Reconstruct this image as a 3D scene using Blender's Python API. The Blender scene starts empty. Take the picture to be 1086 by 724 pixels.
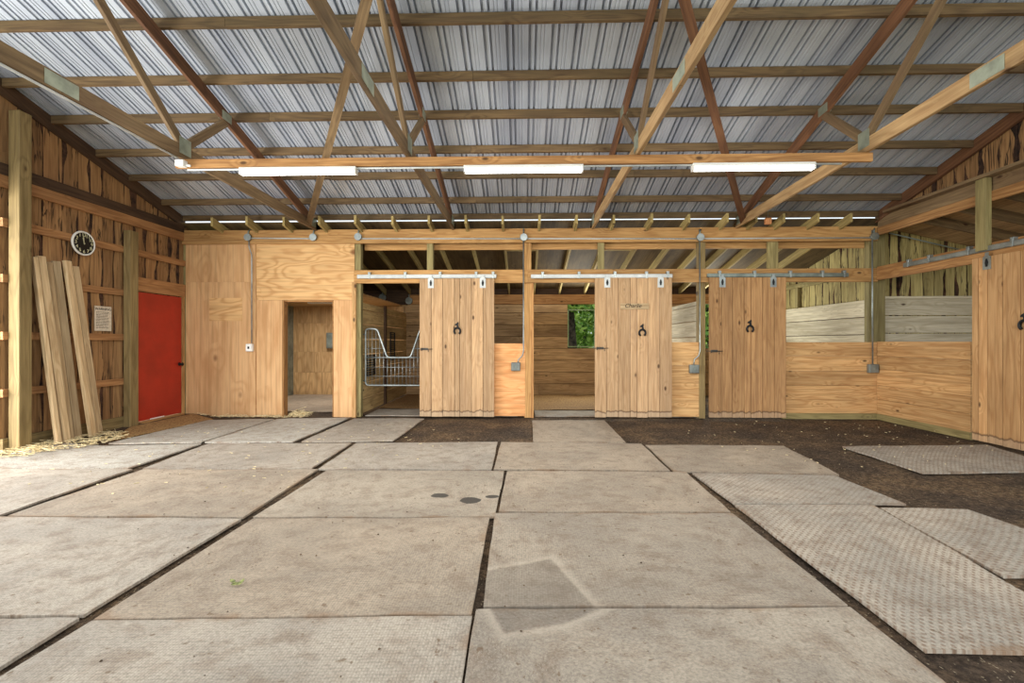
import bpy, math, random
from mathutils import Vector, Matrix, noise as mnoise
# ------------------------------------------------------------------ camera / light
C = bpy.context.scene.collection
S = bpy.context.scene
H = 1.30                       # camera height
F = 483.0                      # focal length in pixels of the 1086 x 724 frame
YAW = math.atan(12.0 / F)
cs, sn = math.cos(YAW), math.sin(YAW)
cd = bpy.data.cameras.new('camera'); cam = bpy.data.objects.new('camera', cd); C.objects.link(cam)
cam.location = (0, 0, H); cam.rotation_euler = (math.pi / 2, 0, YAW)
cd.sensor_width = 36.0; cd.lens = F / 1086.0 * 36.0; cd.clip_start = 0.05; cd.clip_end = 300
S.camera = cam
S.view_settings.view_transform = 'Standard'; S.view_settings.look = 'None'
S.view_settings.gamma = 1.0; S.view_settings.use_curve_mapping = False
S.view_settings.exposure = 0.42
W = bpy.data.worlds.new('sky'); S.world = W; W.use_nodes = True
bg = W.node_tree.nodes['Background']; bg.inputs[0].default_value = (0.86, 0.94, 1.0, 1); bg.inputs[1].default_value = 1.0
S.cycles.max_bounces = 10; S.cycles.diffuse_bounces = 6

def area(name, loc, rot, sx, sy, power, col=(1, 1, 1)):
    l = bpy.data.lights.new(name, 'AREA'); l.shape = 'RECTANGLE'; l.size = sx; l.size_y = sy
    l.energy = power; l.color = col
    o = bpy.data.objects.new(name, l); C.objects.link(o); o.location = loc; o.rotation_euler = rot
    return o
R = math.radians
area('daylight_front', (0.5, -2.6, 2.6), (R(86), 0, 0), 12, 4.6, 330, (1, .98, .95))       # daylight entering the open end of the barn
area('daylight_left', (-6.7, 3.1, 1.35), (R(90), 0, R(-70)), 3.4, 2.5, 330, (1, .99, .97))   # the open doorway in the left wall beside the camera

# ------------------------------------------------------------------ photo -> place
def ray(px, py):
    u = (px - 543) / F; v = (362 - py) / F
    return (u * cs - sn, u * sn + cs, v)
def PY(px, py, Y):
    r = ray(px, py); t = Y / r[1]; return Vector((r[0] * t, Y, H + r[2] * t))
def PX(px, py, X):
    r = ray(px, py); t = X / r[0]; return Vector((X, r[1] * t, H + r[2] * t))
def PZ(px, py, Z=0.0):
    r = ray(px, py); t = (Z - H) / r[2]; return Vector((r[0] * t, r[1] * t, Z))
D = 7.75
def bx(px, Y=D): return PY(px, 362, Y).x
def bz(py, Y=D, px=560): return PY(px, py, Y).z

# ------------------------------------------------------------------ mesh helper
class MB:
    def __init__(s, seed=0):
        s.v = []; s.f = []; s.g = []; s.sd = []; s.tn = []; s.mi = []; s.sm = []
        s.r = random.Random(seed)
    def face(s, idx, gc, seed, tone=1.0, mi=0, smooth=False):
        s.f.append(idx); s.g.append(gc); s.sd.append(seed); s.tn.append(tone); s.mi.append(mi); s.sm.append(smooth)
    def poly(s, pts, gc=None, tone=1.0, mi=0, seed=None):
        b = len(s.v); s.v += [tuple(p) for p in pts]
        s.face(list(range(b, b + len(pts))), gc or [(p[0], p[1], p[2]) for p in pts], s.r.random() if seed is None else seed, tone, mi)
    def hexa(s, o, A, B, Cc, tone=None, mi=0, seed=None, taper=None):
        """box with corner o and edge vectors A (grain), B (width), C (thickness)"""
        o, A, B, Cc = Vector(o), Vector(A), Vector(B), Vector(Cc)
        if A.cross(B).dot(Cc) < 0: o = o + Cc; Cc = -Cc
        la, lb, lc = A.length, B.length, Cc.length
        b = len(s.v); L = []
        for k in (0, 1):
            for j in (0, 1):
                for i in (0, 1):
                    s.v.append(tuple(o + A * i + B * j + Cc * k)); L.append((la * i, lb * j, lc * k))
        sd = s.r.random() if seed is None else seed
        tn = (0.82 + 0.32 * s.r.random()) if tone is None else tone
        for q in ((0, 2, 3, 1), (4, 5, 7, 6), (0, 1, 5, 4), (2, 6, 7, 3), (0, 4, 6, 2), (1, 3, 7, 5)):
            s.face([b + i for i in q], [L[i] for i in q], sd, tn, mi)
    def bar(s, p0, p1, w, t, wdir, tone=None, mi=0, center=True, seed=None):
        """timber from p0 to p1: w across along wdir, t thick across the other way; p0/p1 on the axis"""
        p0, p1, wd = Vector(p0), Vector(p1), Vector(wdir)
        A = p1 - p0; wd = (wd - A * (wd.dot(A) / A.length_squared)).normalized(); td = A.normalized().cross(wd)
        o = p0 - wd * (w / 2) - td * (t / 2)
        s.hexa(o, A, wd * w, td * t, tone, mi, seed)
    def abox(s, x0, x1, y0, y1, z0, z1, grain='z', tone=None, mi=0, seed=None):
        e = {'x': Vector((x1 - x0, 0, 0)), 'y': Vector((0, y1 - y0, 0)), 'z': Vector((0, 0, z1 - z0))}
        o = Vector((x0, y0, z0))
        rest = [k for k in 'xyz' if k != grain]
        if e[rest[0]].length < e[rest[1]].length: rest.reverse()
        s.hexa(o, e[grain], e[rest[0]], e[rest[1]], tone, mi, seed)
    def tube(s, pts, r, seg=8, tone=1.0, mi=0, caps=True, radii=None, closed=False):
        pts = [Vector(p) for p in pts]; n = len(pts); b = len(s.v); sd = s.r.random(); al = 0; prev = None; ax = None; rings = []
        for i, p in enumerate(pts):
            if closed: d = (pts[(i + 1) % n] - pts[i - 1]).normalized()
            elif i == 0: d = (pts[1] - p).normalized()
            elif i == n - 1: d = (p - pts[-2]).normalized()
            else: d = ((pts[i + 1] - p).normalized() + (p - pts[i - 1]).normalized()).normalized()
            if ax is None:
                ref = Vector((0, 0, 1)) if abs(d.z) < .9 else Vector((1, 0, 0)); ax = d.cross(ref).normalized()
            else: ax = (ax - d * ax.dot(d)).normalized()
            ay = d.cross(ax); rr = radii[i] if radii else r
            if prev is not None: al += (p - prev).length
            prev = p; rings.append((len(s.v), al, rr))
            for k in range(seg):
                a = 2 * math.pi * k / seg; s.v.append(tuple(p + ax * (rr * math.cos(a)) + ay * (rr * math.sin(a))))
        m = n if closed else n - 1
        for i in range(m):
            j = (i + 1) % n
            for k in range(seg):
                k2 = (k + 1) % seg
                ids = [rings[i][0] + k, rings[i][0] + k2, rings[j][0] + k2, rings[j][0] + k]
                w = 2 * math.pi * r / seg
                s.face(ids, [(rings[i][1], k * w, 0), (rings[i][1], (k + 1) * w, 0), (rings[j][1], (k + 1) * w, 0), (rings[j][1], k * w, 0)], sd, tone, mi, True)
        if caps and not closed:
            for q, rev in ((0, True), (n - 1, False)):
                ids = [rings[q][0] + k for k in range(seg)]
                if rev: ids.reverse()
                s.face(ids, [(rings[q][1], .01 * k, 0) for k in range(seg)], sd, tone, mi)
    def disc(s, c, n, r0, h, seg=20, mi=0, tone=1.0, r1=None):
        c, n = Vector(c), Vector(n).normalized(); r1 = r0 if r1 is None else r1
        s.tube([c, c + n * h], r0, seg, tone, mi, True, [r0, r1])
    def prism(s, pts2, o, U, V, N, depth, mi=0, tone=1.0):
        """outline pts2 in the (U,V) plane at o, pushed out by N*depth"""
        o, U, V, N = Vector(o), Vector(U), Vector(V), Vector(N)
        a = sum(pts2[i][0] * pts2[(i + 1) % len(pts2)][1] - pts2[(i + 1) % len(pts2)][0] * pts2[i][1] for i in range(len(pts2)))
        if (a > 0) != (U.cross(V).dot(N) > 0): pts2 = list(reversed(pts2))
        n = len(pts2); b = len(s.v); sd = s.r.random()
        for k in (0, 1):
            for p in pts2: s.v.append(tuple(o + U * p[0] + V * p[1] + N * (depth * k)))
        g = [(p[0], p[1], 0) for p in pts2]
        s.face([b + n + i for i in range(n)], g, sd, tone, mi)
        s.face([b + i for i in reversed(range(n))], list(reversed(g)), sd, tone, mi)
        for i in range(n):
            j = (i + 1) % n; s.face([b + i, b + j, b + n + j, b + n + i], [g[i], g[j], g[j], g[i]], sd, tone, mi)
    def build(s, name, mats, parent=None, bevel=0):
        me = bpy.data.meshes.new(name); me.from_pydata(s.v, [], s.f)
        ga = me.attributes.new('gc', 'FLOAT_VECTOR', 'CORNER'); sa = me.attributes.new('seed', 'FLOAT', 'FACE'); ta = me.attributes.new('tone', 'FLOAT', 'FACE')
        flat = []
        for q in s.g:
            for p in q: flat += [p[0], p[1], p[2]]
        ga.data.foreach_set('vector', flat); sa.data.foreach_set('value', s.sd); ta.data.foreach_set('value', s.tn)
        for m in (mats if isinstance(mats, (list, tuple)) else [mats]): me.materials.append(m)
        me.polygons.foreach_set('material_index', s.mi); me.polygons.foreach_set('use_smooth', s.sm)
        me.update()
        o = bpy.data.objects.new(name, me); C.objects.link(o)
        if parent:
            o.parent = parent; o.matrix_parent_inverse = Matrix.Translation(parent.location).inverted() if False else Matrix()
            o.location = -Vector(parent.location)
        if bevel:
            m = o.modifiers.new('edge', 'BEVEL'); m.width = bevel; m.segments = 1; m.limit_method = 'ANGLE'
        return o

def tag(o, label, cat, group=None, kind=None):
    o['label'] = label; o['category'] = cat
    if group: o['group'] = group
    if kind: o['kind'] = kind
    return o
def thing(name, loc, label, cat, group=None, kind=None):
    o = bpy.data.objects.new(name, None); C.objects.link(o); o.location = loc; o.empty_display_size = .1
    return tag(o, label, cat, group, kind)

# ------------------------------------------------------------------ materials
def lin(c):
    return tuple(((x / 255) / 12.92 if x / 255 <= .04045 else ((x / 255 + .055) / 1.055) ** 2.4) for x in c[:3]) + (1,)
class NT:
    def __init__(s, name):
        s.m = bpy.data.materials.new(name); s.m.use_nodes = True; s.t = s.m.node_tree; s.b = s.t.nodes['Principled BSDF']
    def n(s, typ, **k):
        o = s.t.nodes.new(typ)
        for a, b in k.items(): setattr(o, a, b)
        return o
    def link(s, a, b): s.t.links.new(a, b)
    def val(s, sock, x):
        if isinstance(x, bpy.types.NodeSocket): s.link(x, sock)
        else: sock.default_value = x
    def math(s, op, a, b=0.0, c=0.0, clamp=False):
        o = s.n('ShaderNodeMath', operation=op, use_clamp=clamp); s.val(o.inputs[0], a); s.val(o.inputs[1], b); s.val(o.inputs[2], c); return o.outputs[0]
    def vmul(s, a, b): 
        o = s.n('ShaderNodeVectorMath', operation='MULTIPLY'); s.val(o.inputs[0], a); s.val(o.inputs[1], b); return o.outputs[0]
    def vadd(s, a, b):
        o = s.n('ShaderNodeVectorMath', operation='ADD'); s.val(o.inputs[0], a); s.val(o.inputs[1], b); return o.outputs[0]
    def comb(s, x, y, z):
        o = s.n('ShaderNodeCombineXYZ'); s.val(o.inputs[0], x); s.val(o.inputs[1], y); s.val(o.inputs[2], z); return o.outputs[0]
    def sep(s, v):
        o = s.n('ShaderNodeSeparateXYZ'); s.link(v, o.inputs[0]); return o.outputs
    def noise(s, v, sc=1.0, det=2.0, rough=.5, dist=0.0):
        o = s.n('ShaderNodeTexNoise'); s.link(v, o.inputs['Vector']); o.inputs['Scale'].default_value = sc; o.inputs['Detail'].default_value = det
        o.inputs['Roughness'].default_value = rough; o.inputs['Distortion'].default_value = dist; return o.outputs['Fac']
    def vor(s, v, sc=1.0, rnd=1.0):
        o = s.n('ShaderNodeTexVoronoi'); s.link(v, o.inputs['Vector']); o.inputs['Scale'].default_value = sc; o.inputs['Randomness'].default_value = rnd; return o.outputs['Distance'], o.outputs['Color']
    def step(s, x, a, b):
        o = s.n('ShaderNodeMapRange', interpolation_type='SMOOTHSTEP'); s.val(o.inputs[0], x); o.inputs[1].default_value = a; o.inputs[2].default_value = b; return o.outputs[0]
    def mix(s, f, a, b, mode='MIX'):
        o = s.n('ShaderNodeMix', data_type='RGBA', blend_type=mode); s.val(o.inputs[0], f); s.val(o.inputs[6], a); s.val(o.inputs[7], b); return o.outputs[2]
    def attr(s, name, k='Vector'):
        o = s.n('ShaderNodeAttribute', attribute_name=name); return o.outputs[k]
    def P(s):
        g = s.attr('gc'); sd = s.attr('seed', 'Fac')
        return g, s.vadd(g, s.comb(s.math('MULTIPLY', sd, 37.0), s.math('MULTIPLY', sd, 91.0), s.math('MULTIPLY', sd, 53.0)))
    def bump(s, h, st=.3, d=.01):
        o = s.n('ShaderNodeBump'); o.inputs['Strength'].default_value = st; o.inputs['Distance'].default_value = d; s.link(h, o.inputs['Height']); s.link(o.outputs[0], s.b.inputs['Normal'])
    def done(s, col, rough=.75, metal=0.0, spec=.3):
        s.val(s.b.inputs['Base Color'], col); s.val(s.b.inputs['Roughness'], rough); s.b.inputs['Metallic'].default_value = metal
        s.b.inputs['Specular IOR Level'].default_value = spec; return s.m

def desat(c, k=.93):
    m = .35 * c[0] + .5 * c[1] + .15 * c[2]; return tuple(min(255, m + (x - m) * k) for x in c)
def wood(name, light, dark, ring=9.0, ringamt=.45, fineamt=.45, knots=.25, gs=(.55, 5.5), blotch=.35, bl_col=None, knot_col=(62, 36, 20), splash=False, rough=.78, kn=(3.2, 6.5), cracks=0.0):
    light, dark = desat(light), desat(dark); bl_col = desat(bl_col) if bl_col else None
    s = NT(name); g, p = s.P()
    n0 = s.noise(s.vmul(p, (gs[0], gs[1], gs[1])), 1, 2.5, .45)
    kd, kc = s.vor(s.vmul(p, (kn[0], kn[1], kn[1] * .3)), 1)
    gate = s.math('GREATER_THAN', s.sep(kc)[0], 1 - knots)
    km = s.math('MULTIPLY', gate, s.math('SUBTRACT', 1.0, s.step(kd, .06, .17)))
    halo = s.math('MULTIPLY', gate, s.math('SUBTRACT', 1.0, s.step(kd, .0, .6)))
    field = s.math('MULTIPLY_ADD', n0, ring, s.math('MULTIPLY', halo, 1.6))
    sine = s.math('MULTIPLY_ADD', s.math('SINE', s.math('MULTIPLY', field, 6.283)), .5, .5)
    sine = s.math('POWER', sine, 2.0)
    fine = s.noise(s.vmul(p, (3, 95, 95)), 1, 3, .6)
    fac = s.math('ADD', s.math('MULTIPLY', sine, ringamt), s.math('MULTIPLY', s.step(fine, .34, .66), fineamt), clamp=True)
    col = s.mix(fac, lin(light), lin(dark))
    streak = s.step(s.noise(s.vmul(p, (.7, 26, 26)), 1, 2, .5), .40, .72)
    col = s.mix(s.math('MULTIPLY', streak, .38), col, lin(tuple(x * .78 for x in dark)))
    bl = s.step(s.noise(s.vmul(p, (.9, 3, 3)), 1, 4, .6), .42, .72)
    col = s.mix(s.math('MULTIPLY', bl, blotch), col, lin(bl_col or tuple(int(x * .72) for x in dark)))
    col = s.mix(1.0, col, s.comb(*[s.attr('tone', 'Fac')] * 3), 'MULTIPLY')
    col = s.mix(s.math('MULTIPLY', km, .85), col, lin(knot_col))
    if cracks:      # dark checks and bark streaks running along the board
        cn = s.noise(s.vmul(p, (1.1, 13, 13)), 1, 3, .6, .6); ca = s.math('ABSOLUTE', s.math('SUBTRACT', cn, .5))
        cg = s.step(s.noise(s.vmul(p, (1.3, 3.5, 3.5)), 1, 2), .46, .56)
        col = s.mix(s.math('MULTIPLY', s.math('MULTIPLY', cg, s.math('SUBTRACT', 1.0, s.step(ca, .008, .03))), cracks), col, lin((46, 32, 24)))
    if splash:      # mud line along the foot of the boards
        gx = s.sep(g)[0]; wob = s.math('MULTIPLY', s.math('SUBTRACT', s.noise(s.vmul(p, (0, 9, 0)), 1, 3), .5), .13)
        hgt = s.math('ADD', gx, wob)
        low = s.math('SUBTRACT', 1.0, s.step(hgt, .085, .10))
        line = s.math('MULTIPLY', s.step(hgt, .07, .088), s.math('SUBTRACT', 1.0, s.step(hgt, .088, .115)))
        col = s.mix(s.math('MULTIPLY', low, .35), col, lin((176, 160, 138)))
        col = s.mix(s.math('MULTIPLY', line, .75), col, lin((84, 56, 38)))
    s.bump(fine, .25, .004)
    return s.done(col, rough)

M = {}
M['fir'] = wood('fir_beam', (208, 160, 98), (166, 114, 60), knots=.16)
M['fir_dark'] = wood('fir_orange', (196, 144, 86), (142, 92, 48), knots=.2)
M['treated'] = wood('treated_post', (160, 136, 88), (122, 100, 60), knots=.15)
M['treated_green'] = wood('treated_green', (166, 150, 98), (126, 110, 66), knots=.15)
M['door'] = wood('door_pine', (206, 168, 124), (168, 126, 84), knots=.36, ringamt=.3, fineamt=.55, splash=True, bl_col=(150, 118, 88))
M['door_warm'] = wood('door_pine_warm', (196, 150, 98), (150, 104, 62), knots=.36, ringamt=.3, fineamt=.55, splash=True, bl_col=(132, 96, 64))
M['door_bright'] = wood('door_pine_bright', (216, 168, 112), (182, 130, 78), knots=.32, splash=True)
M['half'] = wood('half_wall_pine', (224, 178, 118), (190, 136, 80), knots=.5, ring=10, ringamt=.55)
M['half_orange'] = wood('half_wall_plywood', (232, 172, 112), (206, 132, 72), knots=.42, gs=(.5, 3), ring=8)
M['ply'] = wood('plywood', (222, 178, 120), (186, 132, 76), ring=13, ringamt=.6, fineamt=.25, gs=(.7, 2.6), knots=.3, kn=(1.6, 2.4), blotch=.35, bl_col=(186, 138, 86), knot_col=(120, 72, 38))
M['ply_up'] = wood('plywood_upright', (220, 174, 122), (192, 140, 88), ring=7, ringamt=.4, fineamt=.3, gs=(.45, 2.4), knots=.32, kn=(1.7, 2.6), blotch=.5, bl_col=(176, 122, 72), knot_col=(110, 66, 36))
M['ply_dim'] = wood('tack_room_plywood', (220, 180, 126), (180, 138, 88), ring=12, ringamt=.5, gs=(.7, 2.6), knots=.3, kn=(1.8, 3), blotch=.4)
M['rough'] = wood('rough_sawn_board', (182, 138, 88), (136, 98, 60), knots=.22, blotch=.45, bl_col=(110, 70, 42), cracks=.9)
M['rough_green'] = wood('rough_sawn_pale', (206, 188, 122), (162, 140, 84), knots=.2, blotch=.45, bl_col=(104, 88, 52), cracks=.9)
M['girt'] = wood('girt_pine', (184, 134, 84), (142, 94, 54), knots=.15)
M['old'] = wood('old_dark_board', (96, 70, 48), (64, 45, 31), knots=.15, blotch=.5)
M['truss'] = wood('truss_lumber', (138, 112, 78), (98, 77, 52), knots=.14, blotch=.5, bl_col=(98, 72, 50))
M['truss_pale'] = wood('truss_lumber_pale', (188, 154, 106), (150, 112, 70), knots=.2, blotch=.35)
M['truss_red'] = wood('truss_lumber_red', (136, 92, 60), (94, 60, 40), knots=.14, blotch=.45)
M['purlin'] = wood('purlin_lumber', (124, 98, 64), (80, 60, 40), knots=.3, blotch=.6, bl_col=(82, 70, 46))
M['rafter'] = wood('rafter_lumber', (196, 172, 108), (152, 128, 74), knots=.15)
M['grey'] = wood('weathered_grey_board', (226, 214, 186), (190, 174, 142), knots=.22, blotch=.5, bl_col=(158, 142, 112))
M['stall'] = wood('stall_board', (208, 170, 120), (160, 124, 82), knots=.22, blotch=.6, bl_col=(112, 82, 54))
M['part'] = wood('partition_board', (222, 188, 128), (184, 148, 92), knots=.22, blotch=.5, bl_col=(112, 84, 50))
M['lean'] = wood('pale_loose_board', (218, 190, 146), (178, 144, 100), knots=.16, blotch=.35)
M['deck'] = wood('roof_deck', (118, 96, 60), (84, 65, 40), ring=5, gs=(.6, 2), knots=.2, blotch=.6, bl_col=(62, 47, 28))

def simple(name, col, rough=.5, metal=0.0, var=.12, sc=6.0, spec=.4, col2=None):
    s = NT(name); tc = s.n('ShaderNodeTexCoord').outputs['Object']
    n = s.step(s.noise(tc, sc, 4, .6), .3, .7)
    c = s.mix(n, lin(tuple(min(255, x * (1 + var)) for x in col)), lin(col2 or tuple(x * (1 - var) for x in col)))
    return s.done(c, rough, metal, spec)
M['galv'] = simple('galvanized_steel', (156, 162, 160), .42, .75)
M['galv_dark'] = simple('dull_galvanized_steel', (132, 140, 132), .5, .6)
M['latch'] = simple('dark_latch_iron', (84, 78, 70), .6, .4)
M['rail_white'] = simple('pale_painted_track', (188, 191, 188), .4, .1, .05)
M['box'] = simple('grey_electrical_box', (122, 126, 120), .5, .35)
M['black'] = simple('black_iron', (26, 25, 25), .5, .3)
M['white'] = simple('white_plastic', (232, 230, 224), .4, 0, .03)
M['red'] = simple('red_door_paint', (168, 46, 30), .38, 0, .07, 2.2)
M['plate'] = simple('truss_plate', (158, 164, 146), .5, .55)
M['orange_block'] = simple('orange_block', (196, 132, 84), .6)
M['ink'] = simple('black_ink', (40, 34, 30), .8)
M['paper'] = simple('paper', (214, 200, 178), .9, 0, .06, 30)
M['lume'] = simple('pale_numerals', (214, 210, 170), .6, 0, .03)
M['bark'] = simple('bark_edge', (62, 42, 30), .95, 0, .45, 9)
M['bark_trunk'] = simple('tree_bark', (74, 64, 52), .95, 0, .4, 9)
M['greenframe'] = simple('pale_green_frame', (150, 172, 128), .6)
M['straw'] = simple('straw', (214, 196, 154), .9, 0, .2, 40)
M['rubber'] = simple('black_rubber', (40, 40, 40), .7)
s = NT('lit_tube'); s.b.inputs['Base Color'].default_value = (1, 1, 1, 1); s.b.inputs['Emission Color'].default_value = (1, .98, .94, 1); s.b.inputs['Emission Strength'].default_value = 6.0; M['tube'] = s.m
s = NT('leaf'); tc = s.attr('seed', 'Fac')
s.b.inputs['Transmission Weight'].default_value = 0
M['leaf'] = s.done(s.mix(tc, lin((84, 136, 46)), lin((200, 226, 110))), .6)
s = NT('grass'); tc = s.n('ShaderNodeTexCoord').outputs['Object']
M['grass'] = s.done(s.mix(s.noise(tc, 3, 6, .7), lin((70, 96, 40)), lin((150, 160, 90))), .9)
s = NT('window_glass'); s.b.inputs['Transmission Weight'].default_value = 1.0; s.b.inputs['IOR'].default_value = 1.01; s.b.inputs['Roughness'].default_value = 0.0; M['glass'] = s.done((1, 1, 1, 1), 0.0)
# roof metal
s = NT('roof_metal'); tc = s.n('ShaderNodeTexCoord').outputs['Object']
st = s.step(s.noise(s.vmul(tc, (1.6, .35, .35)), 1, 4, .6), .35, .7)
col = s.mix(st, lin((186, 192, 202)), lin((146, 152, 166)))
M['metal'] = s.done(col, .45, .15, .5)
# dirt
s = NT('dirt'); tc = s.n('ShaderNodeTexCoord').outputs['Object']
a = s.noise(tc, 1.3, 6, .65); b = s.noise(tc, 28, 5, .7)
col = s.mix(s.step(a, .35, .68), lin((92, 78, 66)), lin((140, 114, 86)))
col = s.mix(s.math('MULTIPLY', s.step(b, .38, .62), .75), col, lin((50, 41, 34)))
fl = s.noise(s.vmul(tc, (1, .55, 1)), 75, 2, .5)
col = s.mix(s.math('MULTIPLY', s.step(fl, .66, .70), .55), col, lin((206, 188, 156)))
s.bump(b, 1.0, .06); M['dirt'] = s.done(col, .95, 0, .15)
s = NT('bedding'); tc = s.n('ShaderNodeTexCoord').outputs['Object']
b = s.noise(tc, 40, 4, .7); M['bedding'] = s.done(s.mix(s.step(b, .35, .65), lin((176, 140, 92)), lin((122, 92, 58))), .95)
# rubber mats
def matmat(name, base, dusty, kind, stain=None):
    s = NT(name); g, p = s.P()
    a = s.noise(p, 1.1, 6, .62); b = s.noise(p, 7, 5, .65); c = s.noise(p, 60, 3, .6)
    col = s.mix(s.step(a, .35, .65), lin(base), lin(dusty))
    col = s.mix(s.math('MULTIPLY', s.step(b, .42, .72), .55), col, lin((124, 104, 86)))
    col = s.mix(s.math('MULTIPLY', s.step(c, .35, .7), .38), col, lin((78, 70, 62)))
    if kind == 'fine':
        d, _ = s.vor(s.vmul(g, (75, 60, 0)), 1, 0.0)
        dot = s.step(d, .25, .5); col = s.mix(s.math('MULTIPLY', dot, .22), col, lin((112, 100, 88))); s.bump(s.math('ADD', s.math('MULTIPLY', dot, -.5), s.math('MULTIPLY', c, .5)), .35, .006)
    elif kind == 'dot':
        gx = s.sep(g); rot = s.comb(s.math('ADD', gx[0], gx[1]), s.math('SUBTRACT', gx[0], gx[1]), 0.0)
        d, _ = s.vor(s.vmul(rot, (19, 19, 0)), 1, 0.0)
        dot = s.math('SUBTRACT', 1.0, s.step(d, .16, .34))
        col = s.mix(s.math('MULTIPLY', dot, s.math('MULTIPLY_ADD', a, .7, .15)), col, lin((112, 78, 52))); s.bump(s.math('ADD', s.math('MULTIPLY', dot, .8), s.math('MULTIPLY', c, .3)), .5, .008)
    else:
        s.bump(s.noise(p, 130, 3, .6), .5, .006)
        col = s.mix(s.math('MULTIPLY', s.step(s.noise(p, 110, 2, .5), .55, .7), .35), col, lin((184, 174, 158)))
    eg = s.math('ADD', s.sep(g)[2], s.math('MULTIPLY', s.math('SUBTRACT', s.noise(s.vmul(p, (1, 1, 0)), 2.6, 4, .65), .40), .35)); ed_ = s.math('SUBTRACT', 1.0, s.step(eg, -.01, .05))
    col = s.mix(s.math('MULTIPLY', ed_, .5), col, lin((134, 104, 76)))
    sp = s.noise(p, 16, 3, .6); col = s.mix(s.math('MULTIPLY', s.step(sp, .64, .72), .7), col, lin((104, 82, 62)))
    if stain:
        for (sx, sy, rx, ry, cc, amt) in stain:
            wob = s.math('MULTIPLY', s.math('SUBTRACT', s.noise(g, 12, 2), .5), .6)
            gg = s.sep(g); dx = s.math('DIVIDE', s.math('SUBTRACT', gg[0], sx), rx); dy = s.math('DIVIDE', s.math('SUBTRACT', gg[1], sy), ry)
            rr = s.math('ADD', s.math('SQRT', s.math('ADD', s.math('POWER', s.math('ABSOLUTE', dx), 2.0), s.math('POWER', s.math('ABSOLUTE', dy), 2.0))), wob)
            col = s.mix(s.math('MULTIPLY', s.math('SUBTRACT', 1.0, s.step(rr, .9, 1.02)), amt), col, lin(cc))
    return s.done(col, .88, 0, .25)
M['mat'] = matmat('rubber_mat', (163, 154, 141), (184, 173, 157), 'fine')
M['mat_brown'] = matmat('rubber_mat_dusty', (156, 143, 126), (179, 163, 142), 'fine')
M['mat_gritty'] = matmat('rubber_mat_gritty', (142, 132, 120), (171, 159, 143), 'grit')
M['mat_dot'] = matmat('rubber_mat_dotted', (163, 155, 142), (184, 172, 155), 'dot')
M['mat_pale'] = matmat('pale_mat', (188, 182, 170), (176, 169, 156), 'grit')

# ------------------------------------------------------------------ ground and floor
def sstep(a, b, x):
    t = min(1, max(0, (x - a) / (b - a))); return t * t * (3 - 2 * t)
def ground(x, y):
    return .06 * sstep(-5.1, -5.75, x) * (1 if y < 8 else 0)
def dirt_floor():
    mb = MB(1); xs = [-6.4 + i * .13 for i in range(124)]; ys = [-1 + j * .13 for j in range(96)]
    b = len(mb.v)
    for y in ys:
        for x in xs:
            mb.v.append((x, y, ground(x, y) - .012 + .012 * mnoise.noise((x * 1.7, y * 1.7, 0)) + .008 * mnoise.noise((x * 7, y * 7, 3))))
    nx = len(xs)
    for j in range(len(ys) - 1):
        for i in range(nx - 1):
            q = [j * nx + i, j * nx + i + 1, (j + 1) * nx + i + 1, (j + 1) * nx + i]
            mb.face(q, [mb.v[k] for k in q], .1, 1, 0, True)
    return mb
o = dirt_floor().build('floor', M['dirt']); tag(o, 'bare brown dirt floor showing between and beside the rubber mats', 'floor', kind='structure')
mb = MB(2); mb.poly([(-60, -60, -.06), (60, -60, -.06), (60, 70, -.06), (-60, 70, -.06)])
o = mb.build('ground', M['grass']); tag(o, 'grassy ground outside the barn beyond the stall windows', 'ground', kind='structure')

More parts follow.
